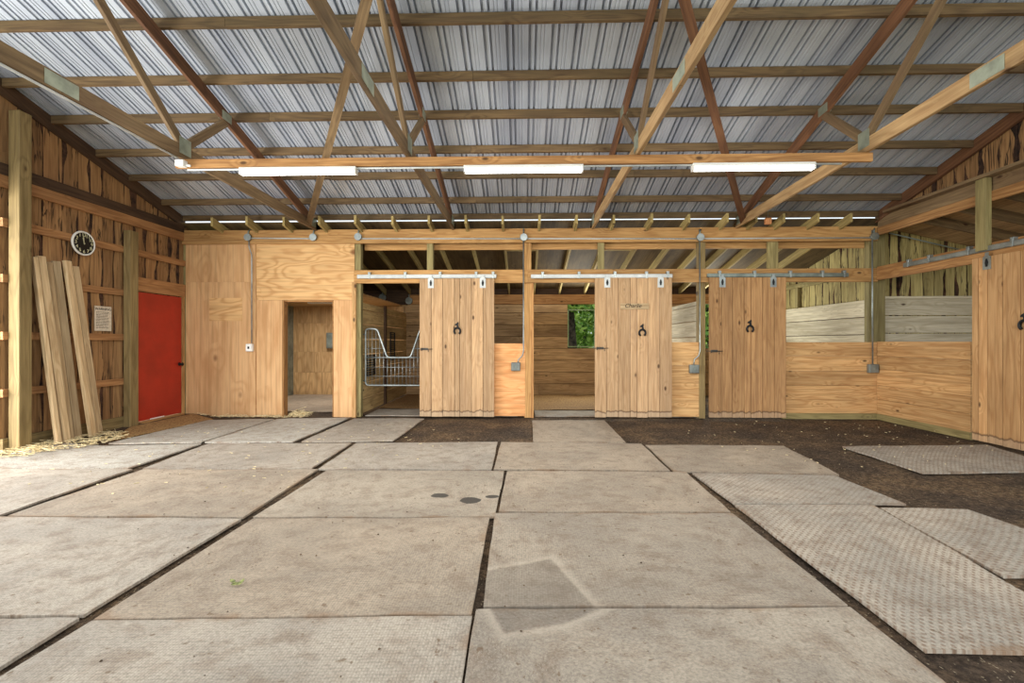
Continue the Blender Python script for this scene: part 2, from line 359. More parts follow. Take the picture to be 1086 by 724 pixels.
# ------------------------------------------------------------------ live-edge board walls
def wav(r, amp, f=1.5):
    k = [(r.uniform(1.5, 3) * f, r.uniform(0, 6.3), 1.0), (r.uniform(4, 7) * f, r.uniform(0, 6.3), .55), (r.uniform(10, 16) * f, r.uniform(0, 6.3), .3)]
    return lambda z: amp * sum(a * math.sin(w * z + p) for w, p, a in k)
def live_wall(mb, o, U, V, N, u0, u1, zb, zt, seed, wr=(.15, .26), bark=.03, bias=0.0):
    """vertical rough boards with waney bark edges; zb / zt give the foot and head heights along u"""
    r = random.Random(seed); o, U, V, N = Vector(o), Vector(U), Vector(V), Vector(N)
    pt = lambda u, z, d: tuple(o + U * u + V * z + N * d)
    K = 12
    for k in range(K):
        a, c = u0 + (u1 - u0) * k / K, u0 + (u1 - u0) * (k + 1) / K
        mb.poly([pt(a, zb(a), 0), pt(c, zb(c), 0), pt(c, zt(c), 0), pt(a, zt(a), 0)], mi=1)
    u = u0
    flip = U.cross(V).dot(N) < 0
    while u < u1 - .02:
        w = min(r.uniform(*wr), u1 - u); L, Rr = u, u + w
        eL, eR = wav(r, .006), wav(r, .006); bl, br = wav(r, bark * .75), wav(r, bark * .75)
        sl, sr = r.uniform(-bark * 1.2, bark) + bias, r.uniform(-bark * 1.2, bark * .8) + bias
        d = r.uniform(.016, .026); sd = r.random(); tn = r.uniform(.82, 1.12)
        rows = max(4, int((zt(L + w / 2) - zb(L + w / 2)) / .07)); base = len(mb.v); nc = 6; grid = []
        for i in range(rows + 1):
            t = i / rows
            cols = []
            zc = zb(L + w / 2) + (zt(L + w / 2) - zb(L + w / 2)) * t
            xa = min(max(L + eL(zc), u0), u1); xb = max(min(Rr + eR(zc) - .004, u1), xa + .02)
            wl = min(max(0.0, bl(zc) + sl), w * .4); wrr = min(max(0.0, br(zc + 9) + sr), w * .4)
            for x, dd in ((xa, 0), (xa, d), (xa + wl, d), (xb - wrr, d), (xb, d), (xb, 0)):
                z = zb(x) + (zt(x) - zb(x)) * t; mb.v.append(pt(x, z, dd)); cols.append((z, x, dd))
            grid.append(cols)
        for i in range(rows):
            for j in range(nc - 1):
                q = [(i, j), (i, j + 1), (i + 1, j + 1), (i + 1, j)]
                if flip: q.reverse()
                mb.face([base + a * nc + c for a, c in q], [grid[a][c] for a, c in q], sd, tn, 0 if j == 2 else 1)
        u = Rr

# main roof line: Z of the purlin undersides over depth Y
def zr(y): return 5.613 - .292 * y
SL = .292
SS = .217                      # slope of the shed roof over the stalls
def zs(y): return 3.225 - SS * (y - 7.43)      # shed rafter undersides
XL, XR = -5.92, 5.90
# ---- left wall (gable end)
mb = MB(11)
live_wall(mb, (XL, 0, 0), (0, 1, 0), (0, 0, 1), (1, 0, 0), 4.3, 4.97, lambda u: 2.9, lambda u: zr(u) + .02, 4, bark=.04)
live_wall(mb, (XL, 0, 0), (0, 1, 0), (0, 0, 1), (1, 0, 0), 4.97, 6.74, lambda u: 0.0, lambda u: zr(u) + .02, 5, bark=.03, bias=-.004)
live_wall(mb, (XL, 0, 0), (0, 1, 0), (0, 0, 1), (1, 0, 0), 6.74, 7.9, lambda u: 2.06, lambda u: zr(u) + .02, 6, bark=.04, bias=.004)
wl = mb.build('wall_left', [M['rough'], M['bark']]); tag(wl, 'left gable wall of rough vertical boards with dark bark edges', 'wall', kind='structure')
def part(name, mat, parent, fn, bevel=0, seed=0, label=None):
    m = MB(seed); fn(m); o = m.build(name, mat, parent, bevel)
    if label: o['label'] = label
    return o
i = 0
for z0, z1, y0, y1 in ((3.04, 3.175, 4.3, 7.75), (2.60, 2.695, 4.98, 7.75), (1.97, 2.06, 4.98, 6.6), (1.32, 1.41, 4.98, 6.6), (.67, .76, 4.98, 6.6), (2.07, 2.28, 6.66, 7.75)):
    part('girt', M['girt'], wl, lambda m: m.abox(XL + .027, XL + .066, y0, y1, z0, z1, 'y'), seed=20 + i); i += 1
part('top_plate', M['old'], wl, lambda m: m.abox(XL + .027, XL + .067, 4.3, 7.72, 3.177, 3.31, 'y'), seed=31, label='dark weathered top plate')
part('skirt_board', M['treated'], wl, lambda m: m.abox(XL + .027, XL + .066, 4.98, 6.6, 0, .2, 'y'), seed=32, label='greenish skirt board')
def rake_l(m): m.hexa((XL + .03, 4.3, zr(4.3) - .085), (0, 3.45, -SL * 3.45), (0, 0, .178), (.036, 0, 0))
part('rake_board', M['old'], wl, rake_l, seed=33, label='dark sloping rake board')
# ---- right gable above the stall fronts
mb = MB(12)
live_wall(mb, (XR + .06, 0, 0), (0, 1, 0), (0, 0, 1), (-1, 0, 0), 3.6, 7.8, lambda u: 3.40, lambda u: max(3.41, zr(u) + .02), 9, bark=.055, bias=.012)
wr = mb.build('wall_right', [M['rough'], M['bark']]); tag(wr, 'right gable of rough bark-edged boards above the stall beam', 'wall', kind='structure')
part('rake_board', M['truss_red'], wr, lambda m: m.hexa((XR - .03, 3.6, zr(3.6) - .07), (0, 4.15, -SL * 4.15), (0, 0, .163), (.045, 0, 0)), seed=34, label='brown sloping rake board')
part('top_plate', M['truss'], wr, lambda m: m.abox(XR - .14, XR + .03, 3.6, 7.45, 3.36, 3.40, 'y'), seed=35, label='flat plate ledge')
part('backing_board', M['truss'], wr, lambda m: m.abox(XR - .01, XR + .03, 3.6, 7.72, 3.19, 3.36, 'y'), seed=36)

# ------------------------------------------------------------------ metal roof
def metal_roof():
    mb = MB(40); x0, x1 = -6.15, 6.15; ya, yb = -.6, 7.78
    prof = []; x = x0; pitch = .2286
    while x < x1:
        prof += [(x, 0), (x + .030, 0), (x + .036, .045), (x + .050, .045), (x + .056, 0), (x + .066, .004), (x + .084, .004), (x + .092, 0), (x + .098, .045), (x + .112, .045), (x + .118, 0), (x + .150, 0), (x + .155, .006), (x + .161, .006), (x + .166, 0), (x + .186, 0), (x + .191, .006), (x + .197, .006), (x + .202, 0)]
        x += pitch
    prof.append((x, 0))
    ys = [ya, 2.0, 4.0, 6.0, yb]; base = 0; n = len(prof)
    for y in ys:
        for px, pz in prof: mb.v.append((px, y, zr(y) + .095 + pz))
    for j in range(len(ys) - 1):
        for i in range(n - 1):
            q = [j * n + i, (j + 1) * n + i, (j + 1) * n + i + 1, j * n + i + 1]
            mb.face(q, [mb.v[k] for k in q], .3)
    return mb
o = metal_roof().build('ceiling', M['metal']); tag(o, 'ribbed grey sheet metal roof sloping down to the back eave', 'roof', kind='structure')
ORD = ['first', 'second', 'third', 'fourth', 'fifth', 'sixth', 'seventh', 'eighth', 'ninth', 'tenth', 'eleventh', 'twelfth', 'thirteenth', 'fourteenth', 'fifteenth', 'sixteenth', 'seventeenth', 'eighteenth', 'nineteenth', 'twentieth']
for k, y in enumerate((7.69, 7.23, 6.62, 6.10, 5.51, 4.98, 4.35)):
    mb = MB(50 + k); r = random.Random(k); joints = sorted([-3.0 + 2.4 * (k % 2) + r.uniform(-.2, .2), 1.6 + 2.0 * (k % 2)])
    xs = [-5.843] + joints + [5.868]
    for a, b in zip(xs[:-1], xs[1:]):
        dz = r.uniform(-.008, .004)
        mb.hexa((a, y - .02, zr(y) + dz), (b - a - .003, 0, 0), (0, 0, .094 - dz), (0, .04, 0))
    o = mb.build('roof_purlin', M['purlin']); tag(o, 'long rough brown roof purlin, %s one up from the back eave' % ORD[k], 'purlin', 'roof purlins')

# ------------------------------------------------------------------ trusses
def truss(x, rot, label, mats, seed):
    t = thing('roof_truss', (x, 7.7, 3.2), label, 'roof truss', 'roof trusses')
    t.rotation_euler = (0, 0, rot)
    r = random.Random(seed)
    X = 0; zb0, zb1 = 3.195, 3.335
    def P(mb, name, mat, bev=.003, label=None):
        o = mb.build(name, mat, None, bev); o.parent = t; o.location = (0, -7.7, -3.2)
        if label: o['label'] = label
        return o
    mb = MB(seed); mb.hexa((-.02, -.6, zb0), (0, 4.0, 0), (0, 0, .14), (.04, 0, 0)); mb.hexa((-.02, 3.403, zb0), (0, 4.42, 0), (0, 0, .14), (.04, 0, 0)); P(mb, 'bottom_chord', mats[0])
    top = lambda y: zr(y) - .003
    mb = MB(seed + 1); mb.hexa((-.02, 7.8, top(7.8) - .15), (0, -7.6, SL * 7.6), (0, 0, .15), (.04, 0, 0)); P(mb, 'top_chord', mats[1])
    for (ya, za, yb_, zb_) in ((4.66, 3.33, 3.32, top(3.32) - .13), (4.68, 3.33, 5.36, top(5.36) - .12), (2.2, 3.33, 3.22, top(3.22) - .13), (2.1, 3.33, .5, top(.5) - .13)):
        mb = MB(seed + int(ya * 10)); mb.bar((0, ya, za), (0, yb_, zb_), .09, .038, (0, 1, .3)); P(mb, 'web', mats[2])
    for (y, z, w, h) in ((4.67, 3.33, .16, .17), (3.4, 3.265, .26, .11), (5.34, top(5.34) - .08, .17, .10), (7.55, 3.31, .24, .15)):
        mb = MB(seed)
        for sx in (-.0235, .0205): mb.abox(sx, sx + .003, y - w / 2, y + w / 2, z - h / 2, z + h / 2)
        P(mb, 'gusset_plate', M['plate'], 0, 'pressed metal connector plate')
    return t
TX = (-3.55, -1.19, 1.17, 3.57)
truss(TX[0], 0, 'leftmost of the four wooden roof trusses, with conduit along its lower edge', (M['truss'], M['truss_red'], M['truss']), 100)
truss(TX[1], 0, 'second wooden roof truss from the left, over the first stall door', (M['truss'], M['truss_red'], M['truss']), 110)
truss(TX[2], 0, 'third wooden roof truss from the left, over the middle stall door', (M['truss_pale'], M['truss_red'], M['truss']), 120)
truss(TX[3], -.0405, 'rightmost of the four wooden roof trusses, pale lower chord', (M['truss_pale'], M['truss_red'], M['truss']), 130)
for sx, lab, m_ in ((-1, 'left', 'truss'), (1, 'right', 'truss_red')):
    mb = MB(140 + sx); dn = .165
    a = Vector((sx * 3.58, 7.5, zr(7.5) - dn - .02)); b = Vector((sx * 1.0, 3.35, zr(3.35) - dn - .02))
    mb.bar(a, b, .09, .038, (1, 0, 0)); o = mb.build('diagonal_brace', M[m_])
    tag(o, 'diagonal wooden roof brace under the top chords, %s side of the roof' % lab, 'brace', 'roof braces')

# ------------------------------------------------------------------ lamps
YB = 4.665
mb = MB(150); mb.abox(-3.62, 3.50, YB - .02, YB + .02, 3.105, 3.193, 'x'); o = mb.build('light_beam', M['fir_dark'], None, .003)
tag(o, 'thin wooden board crossing under the trusses, carrying the three tube lights', 'beam')
mb = MB(151); mb.tube([(-3.5, YB, 3.088), (3.2, YB, 3.088)], .010); o = mb.build('electrical_conduit', M['rail_white']); tag(o, 'pale conduit running along the underside of the light beam', 'conduit', 'conduits')
for k, (x, lab) in enumerate(((-2.33, 'left end of the light beam'), (0.0, 'middle of the light beam'), (2.32, 'right end of the light beam'))):
    t = thing('tube_light', (x, YB, 3.10), 'lit white fluorescent tube light at the ' + lab, 'light', 'tube lights')
    part('housing', M['white'], t, lambda m: m.abox(x - .61, x + .61, YB - .035, YB + .035, 3.066, 3.10, 'x'), .004)
    for sy in (-.018, .018):
        part('tube', M['tube'], t, lambda m: m.tube([(x - .59, YB + sy, 3.047), (x + .59, YB + sy, 3.047)], .016, 10))
    for sx in (-.6, .6):
        part('end_cap', M['white'], t, lambda m: m.abox(x + sx - .008, x + sx + .008, YB - .036, YB + .036, 3.028, 3.066))
    area('tube_glow', (x, YB, 3.01), (0, 0, 0), 1.18, .06, 26, (1, .98, .93))
    for rx in (90, -90):
        area('tube_glow_side', (x, YB + (.05 if rx > 0 else -.05), 3.05), (R(rx), 0, 0), 1.18, .05, 9, (1, .98, .93))

# ------------------------------------------------------------------ back row: beams, posts
ZB0, ZB1 = bz(257.5), bz(242.5)
mb = MB(160)
for a, b in ((bx(194), bx(742)), (bx(742), bx(930))): mb.abox(a, b - .002, D - .03, D + .01, ZB0, ZB1, 'x')
o = mb.build('eave_beam', M['fir'], None, .004); tag(o, 'long front eave beam across the back wall, with conduit along it', 'beam')
mb = MB(161); mb.abox(bx(384), bx(924), D + .12, D + .16, bz(263), ZB1 - .02, 'x'); o = mb.build('eave_beam', M['fir'], None, .004); tag(o, 'second eave beam just behind the front one, its lower edge showing', 'beam')
HZ0, HZ1 = bz(300), bz(286)
mb = MB(162)
for a, b in ((bx(376), bx(560)), (bx(560), bx(930))): mb.abox(a, b - .002, D - .03, D + .01, HZ0, HZ1, 'x')
o = mb.build('header_beam', M['fir'], None, .004); tag(o, 'long header board over the back stall openings, carrying the door tracks', 'beam')
def post(x0, x1, z0, z1, y0, y1, lab, mat='treated', seed=0, name='support_post'):
    m = MB(170 + seed); m.abox(x0, x1, y0, y1, z0, z1, 'z'); o = m.build(name, M[mat], None, .005); tag(o, lab, 'post', 'stall posts'); return o
PW = .125
post(bx(190.5), bx(197), 0, ZB1, D + .012, D + .12, 'greenish corner post between the red door and the plywood wall', 'treated_green', 1)
post(bx(377) - .03, bx(382.5), 0, ZB1, D + .012, D + .118, 'olive post left of the first stall opening', 'treated_green', 2)
post(bx(556), bx(563.5), 0, ZB1, D + .012, D + .118, 'post between the first door and the middle opening, behind a conduit', 'fir', 3)
post(bx(741), bx(748.5), 0, ZB1, D + .012, D + .118, 'post just left of the third stall door, behind a conduit', 'treated', 4)
post(bx(922), bx(938.5, 7.85) - .06, 0, ZB1 + .02, D + .012, D + .118, 'olive post in the right back corner', 'treated_green', 5)
for k, (a, b, lab) in enumerate(((452.5, 459, 'first'), (634.5, 641, 'middle'), (816, 826, 'third'))):
    post(bx(a), bx(b), HZ1 - .1, ZB0 + .1, D + .012, D + .10, 'short greenish stud between the header and eave beam, above the %s stall door' % lab, 'treated_green', 6 + k, 'short_stud')
# ---- plywood wall at the left
mb = MB(180)
Yp = D + .0
xs = [bx(q) for q in (197, 272, 299.5, 354, 376)]
zt_ = bz(257); zd = bz(317.5)
mb.hexa((xs[0], Yp, 0), (0, 0, bz(298)), (xs[1] - xs[0] - .004, 0, 0), (0, .018, 0), 1.0)
mb.hexa((xs[0], Yp, bz(298) + .002), (0, 0, zt_ - bz(298)), (xs[1] - xs[0] - .004, 0, 0), (0, .018, 0), 1.02)
wb = mb.build('wall_back', M['ply_up']); tag(wb, 'tan plywood wall beside the tack room doorway', 'wall', kind='structure')
part('plywood_panel', M['ply'], wb, lambda m: m.hexa((xs[1], Yp - .002, zd), (xs[4] - xs[1], 0, 0), (0, 0, zt_ - zd), (0, .018, 0), 1.08), label='pale plywood panel over the doorway with bold grain')
part('plywood_panel', M['ply_up'], wb, lambda m: m.hexa((xs[1], Yp, 0), (0, 0, zd - .003), (xs[2] - xs[1], 0, 0), (0, .018, 0), 1.04), seed=3)
part('plywood_panel', M['ply_up'], wb, lambda m: m.hexa((xs[3], Yp, 0), (0, 0, zd - .003), (xs[4] - xs[3], 0, 0), (0, .018, 0), 1.08), seed=4)
part('seam_batten', M['fir_dark'], wb, lambda m: m.abox(xs[1] - .012, xs[1] + .002, Yp - .004, Yp, 0, zt_), seed=5)
part('patch', M['ply'], wb, lambda m: m.abox(bx(222), bx(257), Yp - .004, Yp - .0005, bz(340), bz(315), 'x', 1.05), seed=6, label='pale rectangular patch')
jm = MB(181)
jm.abox(xs[2] - .002, xs[2] + .03, Yp - .006, Yp + .12, 0, zd, 'z'); jm.abox(xs[3] - .03, xs[3] + .002, Yp + .018, Yp + .12, 0, zd, 'z'); jm.abox(xs[2] + .03, xs[3] - .03, Yp + .018, Yp + .12, zd - .03, zd, 'x')
o = jm.build('trim_1', M['fir_dark']); tag(o, 'wooden jamb lining the open tack room doorway', 'door frame', kind='structure')
# trim boards around the first opening
mb = MB(182); mb.abox(bx(374), bx(378), D - .035, D + .01, 0, HZ0 + .02, 'z'); o = mb.build('trim_2', M['half']); tag(o, 'narrow pale trim board left of the first stall opening', 'trim', kind='structure')
mb = MB(183); mb.abox(bx(563.2), bx(566), D + .0, D + .11, 0, HZ0, 'z'); o = mb.build('trim_3', M['fir_dark']); tag(o, 'orange trim strip on the right side of the middle post', 'trim', kind='structure')

# ------------------------------------------------------------------ stall interiors
YW = 11.0
W1 = (PY(602, 368, YW), PY(631.5, 328, YW)); W2 = (PY(738, 366, YW), PY(766, 322, YW))
def back_boards():
    mb = MB(190); z = 0.0; k = 0
    while z < 2.2:
        z1 = min(z + .285, 2.2)
        segs = [(-5.9, -2.87), (-2.87, 6.1)]
        for (w0, w1) in (W1, W2):
            if w0.z < z1 - .01 and w1.z > z + .01:
                ns = []
                for a, b in segs:
                    if a < w0.x < b: ns += [(a, w0.x), (w1.x, b)]
                    else: ns.append((a, b))
                segs = ns
        for a, b in segs:
            q = a
            mid = .1 + mb.r.uniform(-.3, .3)
            mb.hexa((a, YW + .05, z), (b - a, 0, 0), (0, 0, z1 - z), (0, .012, 0), .8, 1)  # dark sheet added behind the boards so their gaps look shaded
            for c in ([mid, b] if a < mid - .3 < b - .6 else [b]):
                mb.hexa((q, YW + mb.r.uniform(-.004, .004), z), (c - q - .002, 0, 0), (0, 0, z1 - z - .009), (0, .04, 0)); q = c
        z = z1
    return mb
wbs = back_boards().build('wall_rear', [M['stall'], M['old']], None, .004); tag(wbs, 'rear stall wall of wide horizontal boards with small windows', 'wall', kind='structure')
part('top_plate', M['fir_dark'], wbs, lambda m: m.abox(-2.75, 5.85, YW - .03, YW + .05, 2.2, 2.43, 'x'), seed=2, label='orange top plate')
part('frieze_board', M['old'], wbs, lambda m: m.abox(-5.9, 6.0, YW + .06, YW + .09, 2.2, 2.60, 'x'), seed=3, label='dark board above the plate')  # dark strip stands in for the shade of the open eave
for k, (w0, w1) in enumerate((W1, W2)):
    t = thing('window_%d' % (k + 1), ((w0.x + w1.x) / 2, YW, w0.z), ('square window onto green trees in the rear wall of the middle stall', 'bright window in the rear wall, seen in the slit left of the third door')[k], 'window', kind='structure')
    def fr(m):
        a, b, c, d = w0.x, w1.x, w0.z, w1.z
        m.abox(a, a + .025, YW - .012, YW + .06, c, d); m.abox(b - .025, b, YW - .012, YW + .06, c, d)
        m.abox(a, b, YW - .012, YW + .06, c, c + .025, 'x'); m.abox(a, b, YW - .012, YW + .06, d - .025, d, 'x')
    part('window_frame', M['greenframe'], t, fr)
    area('window_daylight', ((w0.x + w1.x) / 2, YW - .05, (w0.z + w1.z) / 2), (R(-90), 0, 0), w1.x - w0.x, w1.z - w0.z, 45, (.96, 1, .93))
    part('pane', M['glass'], t, lambda m: m.abox(w0.x + .02, w1.x - .02, YW + .02, YW + .024, w0.z + .02, w1.z - .02))
def partition(name, X, y0, y1, ztop, mat, lab, seed, bh=.27, posts=(), z0=.03):
    m = MB(seed); z = z0
    while z < ztop - .02:
        z1 = min(z + bh + (m.r.uniform(-.02, .02) if z0 > 0 else 0), ztop); dx = m.r.uniform(-.004, .004)
        m.hexa((X - .02 + dx, y0, z), (0, y1 - y0, 0), (0, 0, z1 - z - .014), (.04, 0, 0)); z = z1
    o = m.build(name, M[mat]); tag(o, lab, 'partition', kind='structure')
    for q, py in enumerate(posts): part('batten', M['old'], o, lambda mm: mm.abox(X + .02, X + .06, py, py + .09, 0, ztop + .02), seed=q)
    return o
partition('wall_partition', -2.86, D + .13, YW, 2.0, 'part', 'board partition on the left side of the first stall', 200, posts=(9.2,))
partition('wall_partition', .05, D + .13, YW, 2.0, 'grey', 'board partition between the first and middle stalls', 201)
partition('wall_partition', 2.98, D + .13, YW, 2.0, 'grey', 'pale board partition right of the middle stall', 202)
partition('wall_partition', 5.94, D + .13, YW, 2.03, 'grey', 'pale grey board partition inside the corner stall', 203, bh=.305, z0=-.1)
mb = MB(207); mb.abox(5.962, 5.985, D + .13, YW, 0, 1.95, 'y'); o = mb.build('wall_right_gap_shade', M['old']); tag(o, 'dark boards behind the corner stall partition', 'wall', kind='structure')  # dark sheet added so the partition's gaps look shaded instead of leaking sky
mb = MB(204); live_wall(mb, (6.02, 0, 0), (0, 1, 0), (0, 0, 1), (-1, 0, 0), 7.95, 11, lambda u: 0, lambda u: zs(u) + .13, 14, bark=.03)
o = mb.build('wall_right_stall', [M['rough_green'], M['bark']]); tag(o, 'pale bark-edged boards above the corner stall partition', 'wall', kind='structure')
part('girt', M['treated_green'], o, lambda m: m.abox(5.94, 5.98, 7.95, 11, 2.46, 2.55, 'y'), seed=1)
part('stud', M['treated_green'], o, lambda m: m.abox(5.93, 5.98, 10.0, 10.09, 2.03, 2.46), seed=2)
# tack room
def tack(m):
    z = 0
    for zz in (0.55, 1.05, 1.75, 2.16): m.hexa((-5.8, YW - .03, z), (0, 0, zz - z - .004), (2.9, 0, 0), (0, .018, 0)); z = zz
wt = part('wall_tack_room', M['ply_dim'], None, tack); tag(wt, 'knotty plywood rear wall inside the tack room', 'wall', kind='structure')
part('side_panel', M['galv_dark'], wt, lambda m: m.abox(-5.62, -5.6, 8.6, YW - .04, 0, 2.15), label='grey side panel')
mb = MB(206); mb.abox(-5.8, -2.92, D + .13, 10.96, 2.16, 2.175, 'x'); o = mb.build('ceiling_tack_room', M['ply_dim']); tag(o, 'plywood ceiling of the tack room', 'ceiling', kind='structure')
t = thing('ceiling_lamp', PY(341, 320.5, 9.6), 'flat white ceiling lamp inside the tack room', 'light')
p = t.location
part('base', M['white'], t, lambda m: m.abox(p.x - .3, p.x + .3, p.y - .06, p.y + .06, 2.135, 2.159))
part('diffuser', M['white'], t, lambda m: m.abox(p.x - .28, p.x + .28, p.y - .05, p.y + .05, 2.105, 2.134))
area('tack_glow', (p.x, p.y, 2.09), (0, 0, 0), .5, .1, 30, (1, .96, .9))
t = thing('fuse_box', PY(351, 361, YW - .1), 'grey electrical panel on the tack room rear wall', 'electrical panel')
p = t.location
part('box', M['box'], t, lambda m: m.abox(p.x - .1, p.x + .12, YW - .14, YW - .032, p.z - .19, p.z + .19), .006)
part('cover', M['galv_dark'], t, lambda m: m.abox(p.x - .085, p.x + .105, YW - .15, YW - .14, p.z - .17, p.z + .17), .003)
# back shed deck and rafters
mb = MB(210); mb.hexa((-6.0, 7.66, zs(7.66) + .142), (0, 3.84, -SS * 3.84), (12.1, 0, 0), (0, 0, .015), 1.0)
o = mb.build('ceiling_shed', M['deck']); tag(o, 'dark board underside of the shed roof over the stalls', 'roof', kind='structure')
rx = [-5.18 + .605 * k for k in range(15)] + [3.75, 4.2, 4.74, 5.27]
for k, x in enumerate(rx):
    m = MB(220 + k); y0 = 7.43 + m.r.uniform(-.03, .03)
    m.hexa((x - .019, y0, zs(y0)), (0, 11.15 - y0, -SS * (11.15 - y0)), (0, 0, .14), (.038, 0, 0))
    o = m.build('shed_rafter', M['rafter']); tag(o, 'sloping shed rafter with its tail over the eave beam, %s from the left' % ORD[k], 'rafter', 'shed rafters')
for k, (a, b, lab) in enumerate(((rx[8] + .02, rx[9] - .02, 'short blocking piece between shed rafters behind the middle post'), (rx[11] + .02, rx[12] - .02, 'short blocking piece between shed rafters above the middle door'))):
    m = MB(245 + k); m.abox(a, b, 8.6, 8.64, zs(8.6) + .04, zs(8.6) + .13, 'x'); o = m.build('blocking', M['rafter']); tag(o, lab, 'blocking', 'rafter blocking')

# ------------------------------------------------------------------ sliding doors
YD = D - .095            # door face
def horse_ornament(parent, c, N, U, s=1.0):
    c, N, U = Vector(c), Vector(N), Vector(U); V = Vector((0, 0, 1))
    m = MB(300); pts = []
    for q in range(13):
        a = R(-55 + 290 * q / 12); pts.append(c + U * (.052 * s * math.cos(a)) + V * (.055 * s * math.sin(a) - .03) + N * .016)
    m.tube(pts, .017 * s, 8)
    head = [(-.012, .02), (.02, .018), (.024, .05), (.014, .075), (.022, .1), (.012, .125), (.002, .108), (-.016, .1), (-.04, .078), (-.034, .064), (-.012, .068), (-.006, .05)]
    m.prism([(a * s, b * s) for a, b in head], c, U, V, N, .022)
    return m.build('horseshoe_ornament', M['black'], parent)
def latch(parent, c, N, U):
    c, N, U = Vector(c), Vector(N), Vector(U); V = Vector((0, 0, 1)); m = MB(301)
    m.hexa(c - U * .02 - V * .02, U * .10, V * .04, N * .004); m.tube([c - U * .12 + N * .012, c + U * .16 + N * .012], .006, 6)
    m.tube([c + U * .09 + N * .01, c + U * .09 + N * .03, c + U * .09 + N * .034 - V * .05], .006, 6)
    m.tube([c - U * .03 + N * .014 + V * .02, c - U * .03 + N * .014 - V * .025], .012, 6)
    return m.build('latch', M['latch'], parent)
def hanger(parent, c, N, U, mat, z_rail):
    c, N, U = Vector(c), Vector(N), Vector(U); V = Vector((0, 0, 1)); m = MB(302)
    m.prism([(-.05, -.085), (.05, -.085), (.05, .07), (.022, .09), (.022, .13), (-.022, .13), (-.022, .09), (-.05, .07)], c, U, V, N, .006)
    m.disc(c + V * -.03 + N * .006, N, .012, .008, 8, 1); m.disc(c + V * .03 + N * .006, N, .012, .008, 8, 1)
    m.prism([(-.010, -.05), (.010, -.05), (.02, .0), (.006, .05), (-.006, .05), (-.02, .0)], c, U, V, N, .012, 1)
    return m.build('hanger', [mat, M['black']], parent)
def sliding_door(label, edges, Y, mat, seed, side=None, hang=(), ornament=None, lat=None, hmat='rail_white', z1=None):
    """edges: plank edges along the wall; side None = back wall (facing -Y), else right wall (facing -X)"""
    N = Vector((0, -1, 0)) if side is None else Vector((-1, 0, 0)); U = Vector((1, 0, 0)) if side is None else Vector((0, -1, 0))
    at = (lambda u, z: Vector((u, Y, z))) if side is None else (lambda u, z: Vector((Y, u, z)))
    t = thing('sliding_door', at((edges[0] + edges[-1]) / 2, .03), label, 'sliding door', 'sliding stall doors')
    z1 = z1 or bz(296); m = MB(seed)
    for a, b in zip(edges[:-1], edges[1:]):
        g = .007; d = m.r.uniform(0, .003); o_ = at(a, .03 + m.r.uniform(0, .008)); e = at(b, .03) - at(a, .03); e = e * (1 - g / e.length)
        m.hexa(o_ - N * .035 + N * d, (0, 0, z1 - .03), e, N * .035)
    L = edges[-1] - edges[0]
    for zz in (.25, 1.15, 2.1): m.hexa(at(edges[0] + L * .02, zz) - N * .055, (at(edges[-1], 0) - at(edges[0], 0)) * .96, (0, 0, .14), N * .02, .8)
    m.build('panel', M[mat], t, .0015)
    for hx in hang: hanger(t, at(hx, bz(300.5)) + N * .002, N, U, M[hmat], 0)
    if ornament: horse_ornament(t, at(*ornament) + N * .003, N, U)
    if lat: latch(t, at(*lat) + N * .003, N, U)
    return t
def track(label, a, b, z, Y, brs, mat, side=None):
    N = Vector((0, -1, 0)) if side is None else Vector((-1, 0, 0))
    at = (lambda u, z: Vector((u, Y, z))) if side is None else (lambda u, z: Vector((Y, u, z)))
    t = thing('door_track', at((a + b) / 2, z), label, 'door track', 'sliding door tracks'); E = at(b, 0) - at(a, 0); e = E.normalized()
    m = MB(310); m.hexa(at(a, z - .036), E, (0, 0, .062), N * .05); m.hexa(at(a, z - .04) + N * .03, E, (0, 0, .01), N * .02)
    m.build('rail', M[mat], t, .006)
    for q in brs:
        m = MB(311); c = at(q, z)
        m.hexa(c - e * .022 + Vector((0, 0, .024)) - N * .012, e * .044, (0, 0, .045), N * .066); m.hexa(c - e * .014 + Vector((0, 0, -.045)) + N * .051, e * .028, (0, 0, .10), N * .005)
        m.tube([c + Vector((0, 0, .05)) + N * .054, c + Vector((0, 0, .05)) + N * .066], .011, 6)
        m.build('bracket', M['galv'], t, .002)
    return t
YR = D - .031
tx = lambda q: bx(q, D - .06)
track('white door track above the first stall opening, left of the middle post', tx(379), tx(526.5), bz(292.8), YR, [tx(q) for q in (392, 430, 467, 505, 523)], 'rail_white')
track('white door track above the middle stall opening', tx(563), tx(713), bz(293.2), YR, [tx(q) for q in (575.5, 614, 652, 685.5, 708)], 'rail_white')
track('dull grey door track above the third stall door', tx(750), tx(899.5), bz(292.8), YR, [tx(q) for q in (763, 800, 838, 872, 895)], 'galv_dark')
dx = lambda q: bx(q, YD); dz = lambda q: bz(q, YD)
d1 = sliding_door('pale plank sliding stall door left of the middle post, light showing between planks', [dx(q) for q in (445, 457.6, 469.8, 482.3, 487.9, 500.3, 512.5, 524.5)], YD, 'door', 320, None, (dx(457), dx(512)), (dx(485), dz(349)), (dx(449), dz(370)))
d2 = sliding_door('plank sliding stall door with a wooden name plate, right of the small window', [dx(q) for q in (631, 643.3, 656, 668.5, 675.7, 687.3, 700, 713)], YD, 'door', 321, None, (dx(644), dx(700.6)), (dx(681), dz(351)), (dx(635), dz(369)))
d3 = sliding_door('brown plank sliding stall door under the dull grey track', [dx(q) for q in (752.4, 765.4, 777, 789.6, 796.8, 809, 821.6, 834)], YD, 'door_warm', 322, None, (dx(766), dx(820)), (dx(795), dz(347)), (dx(756), dz(372)), 'galv')
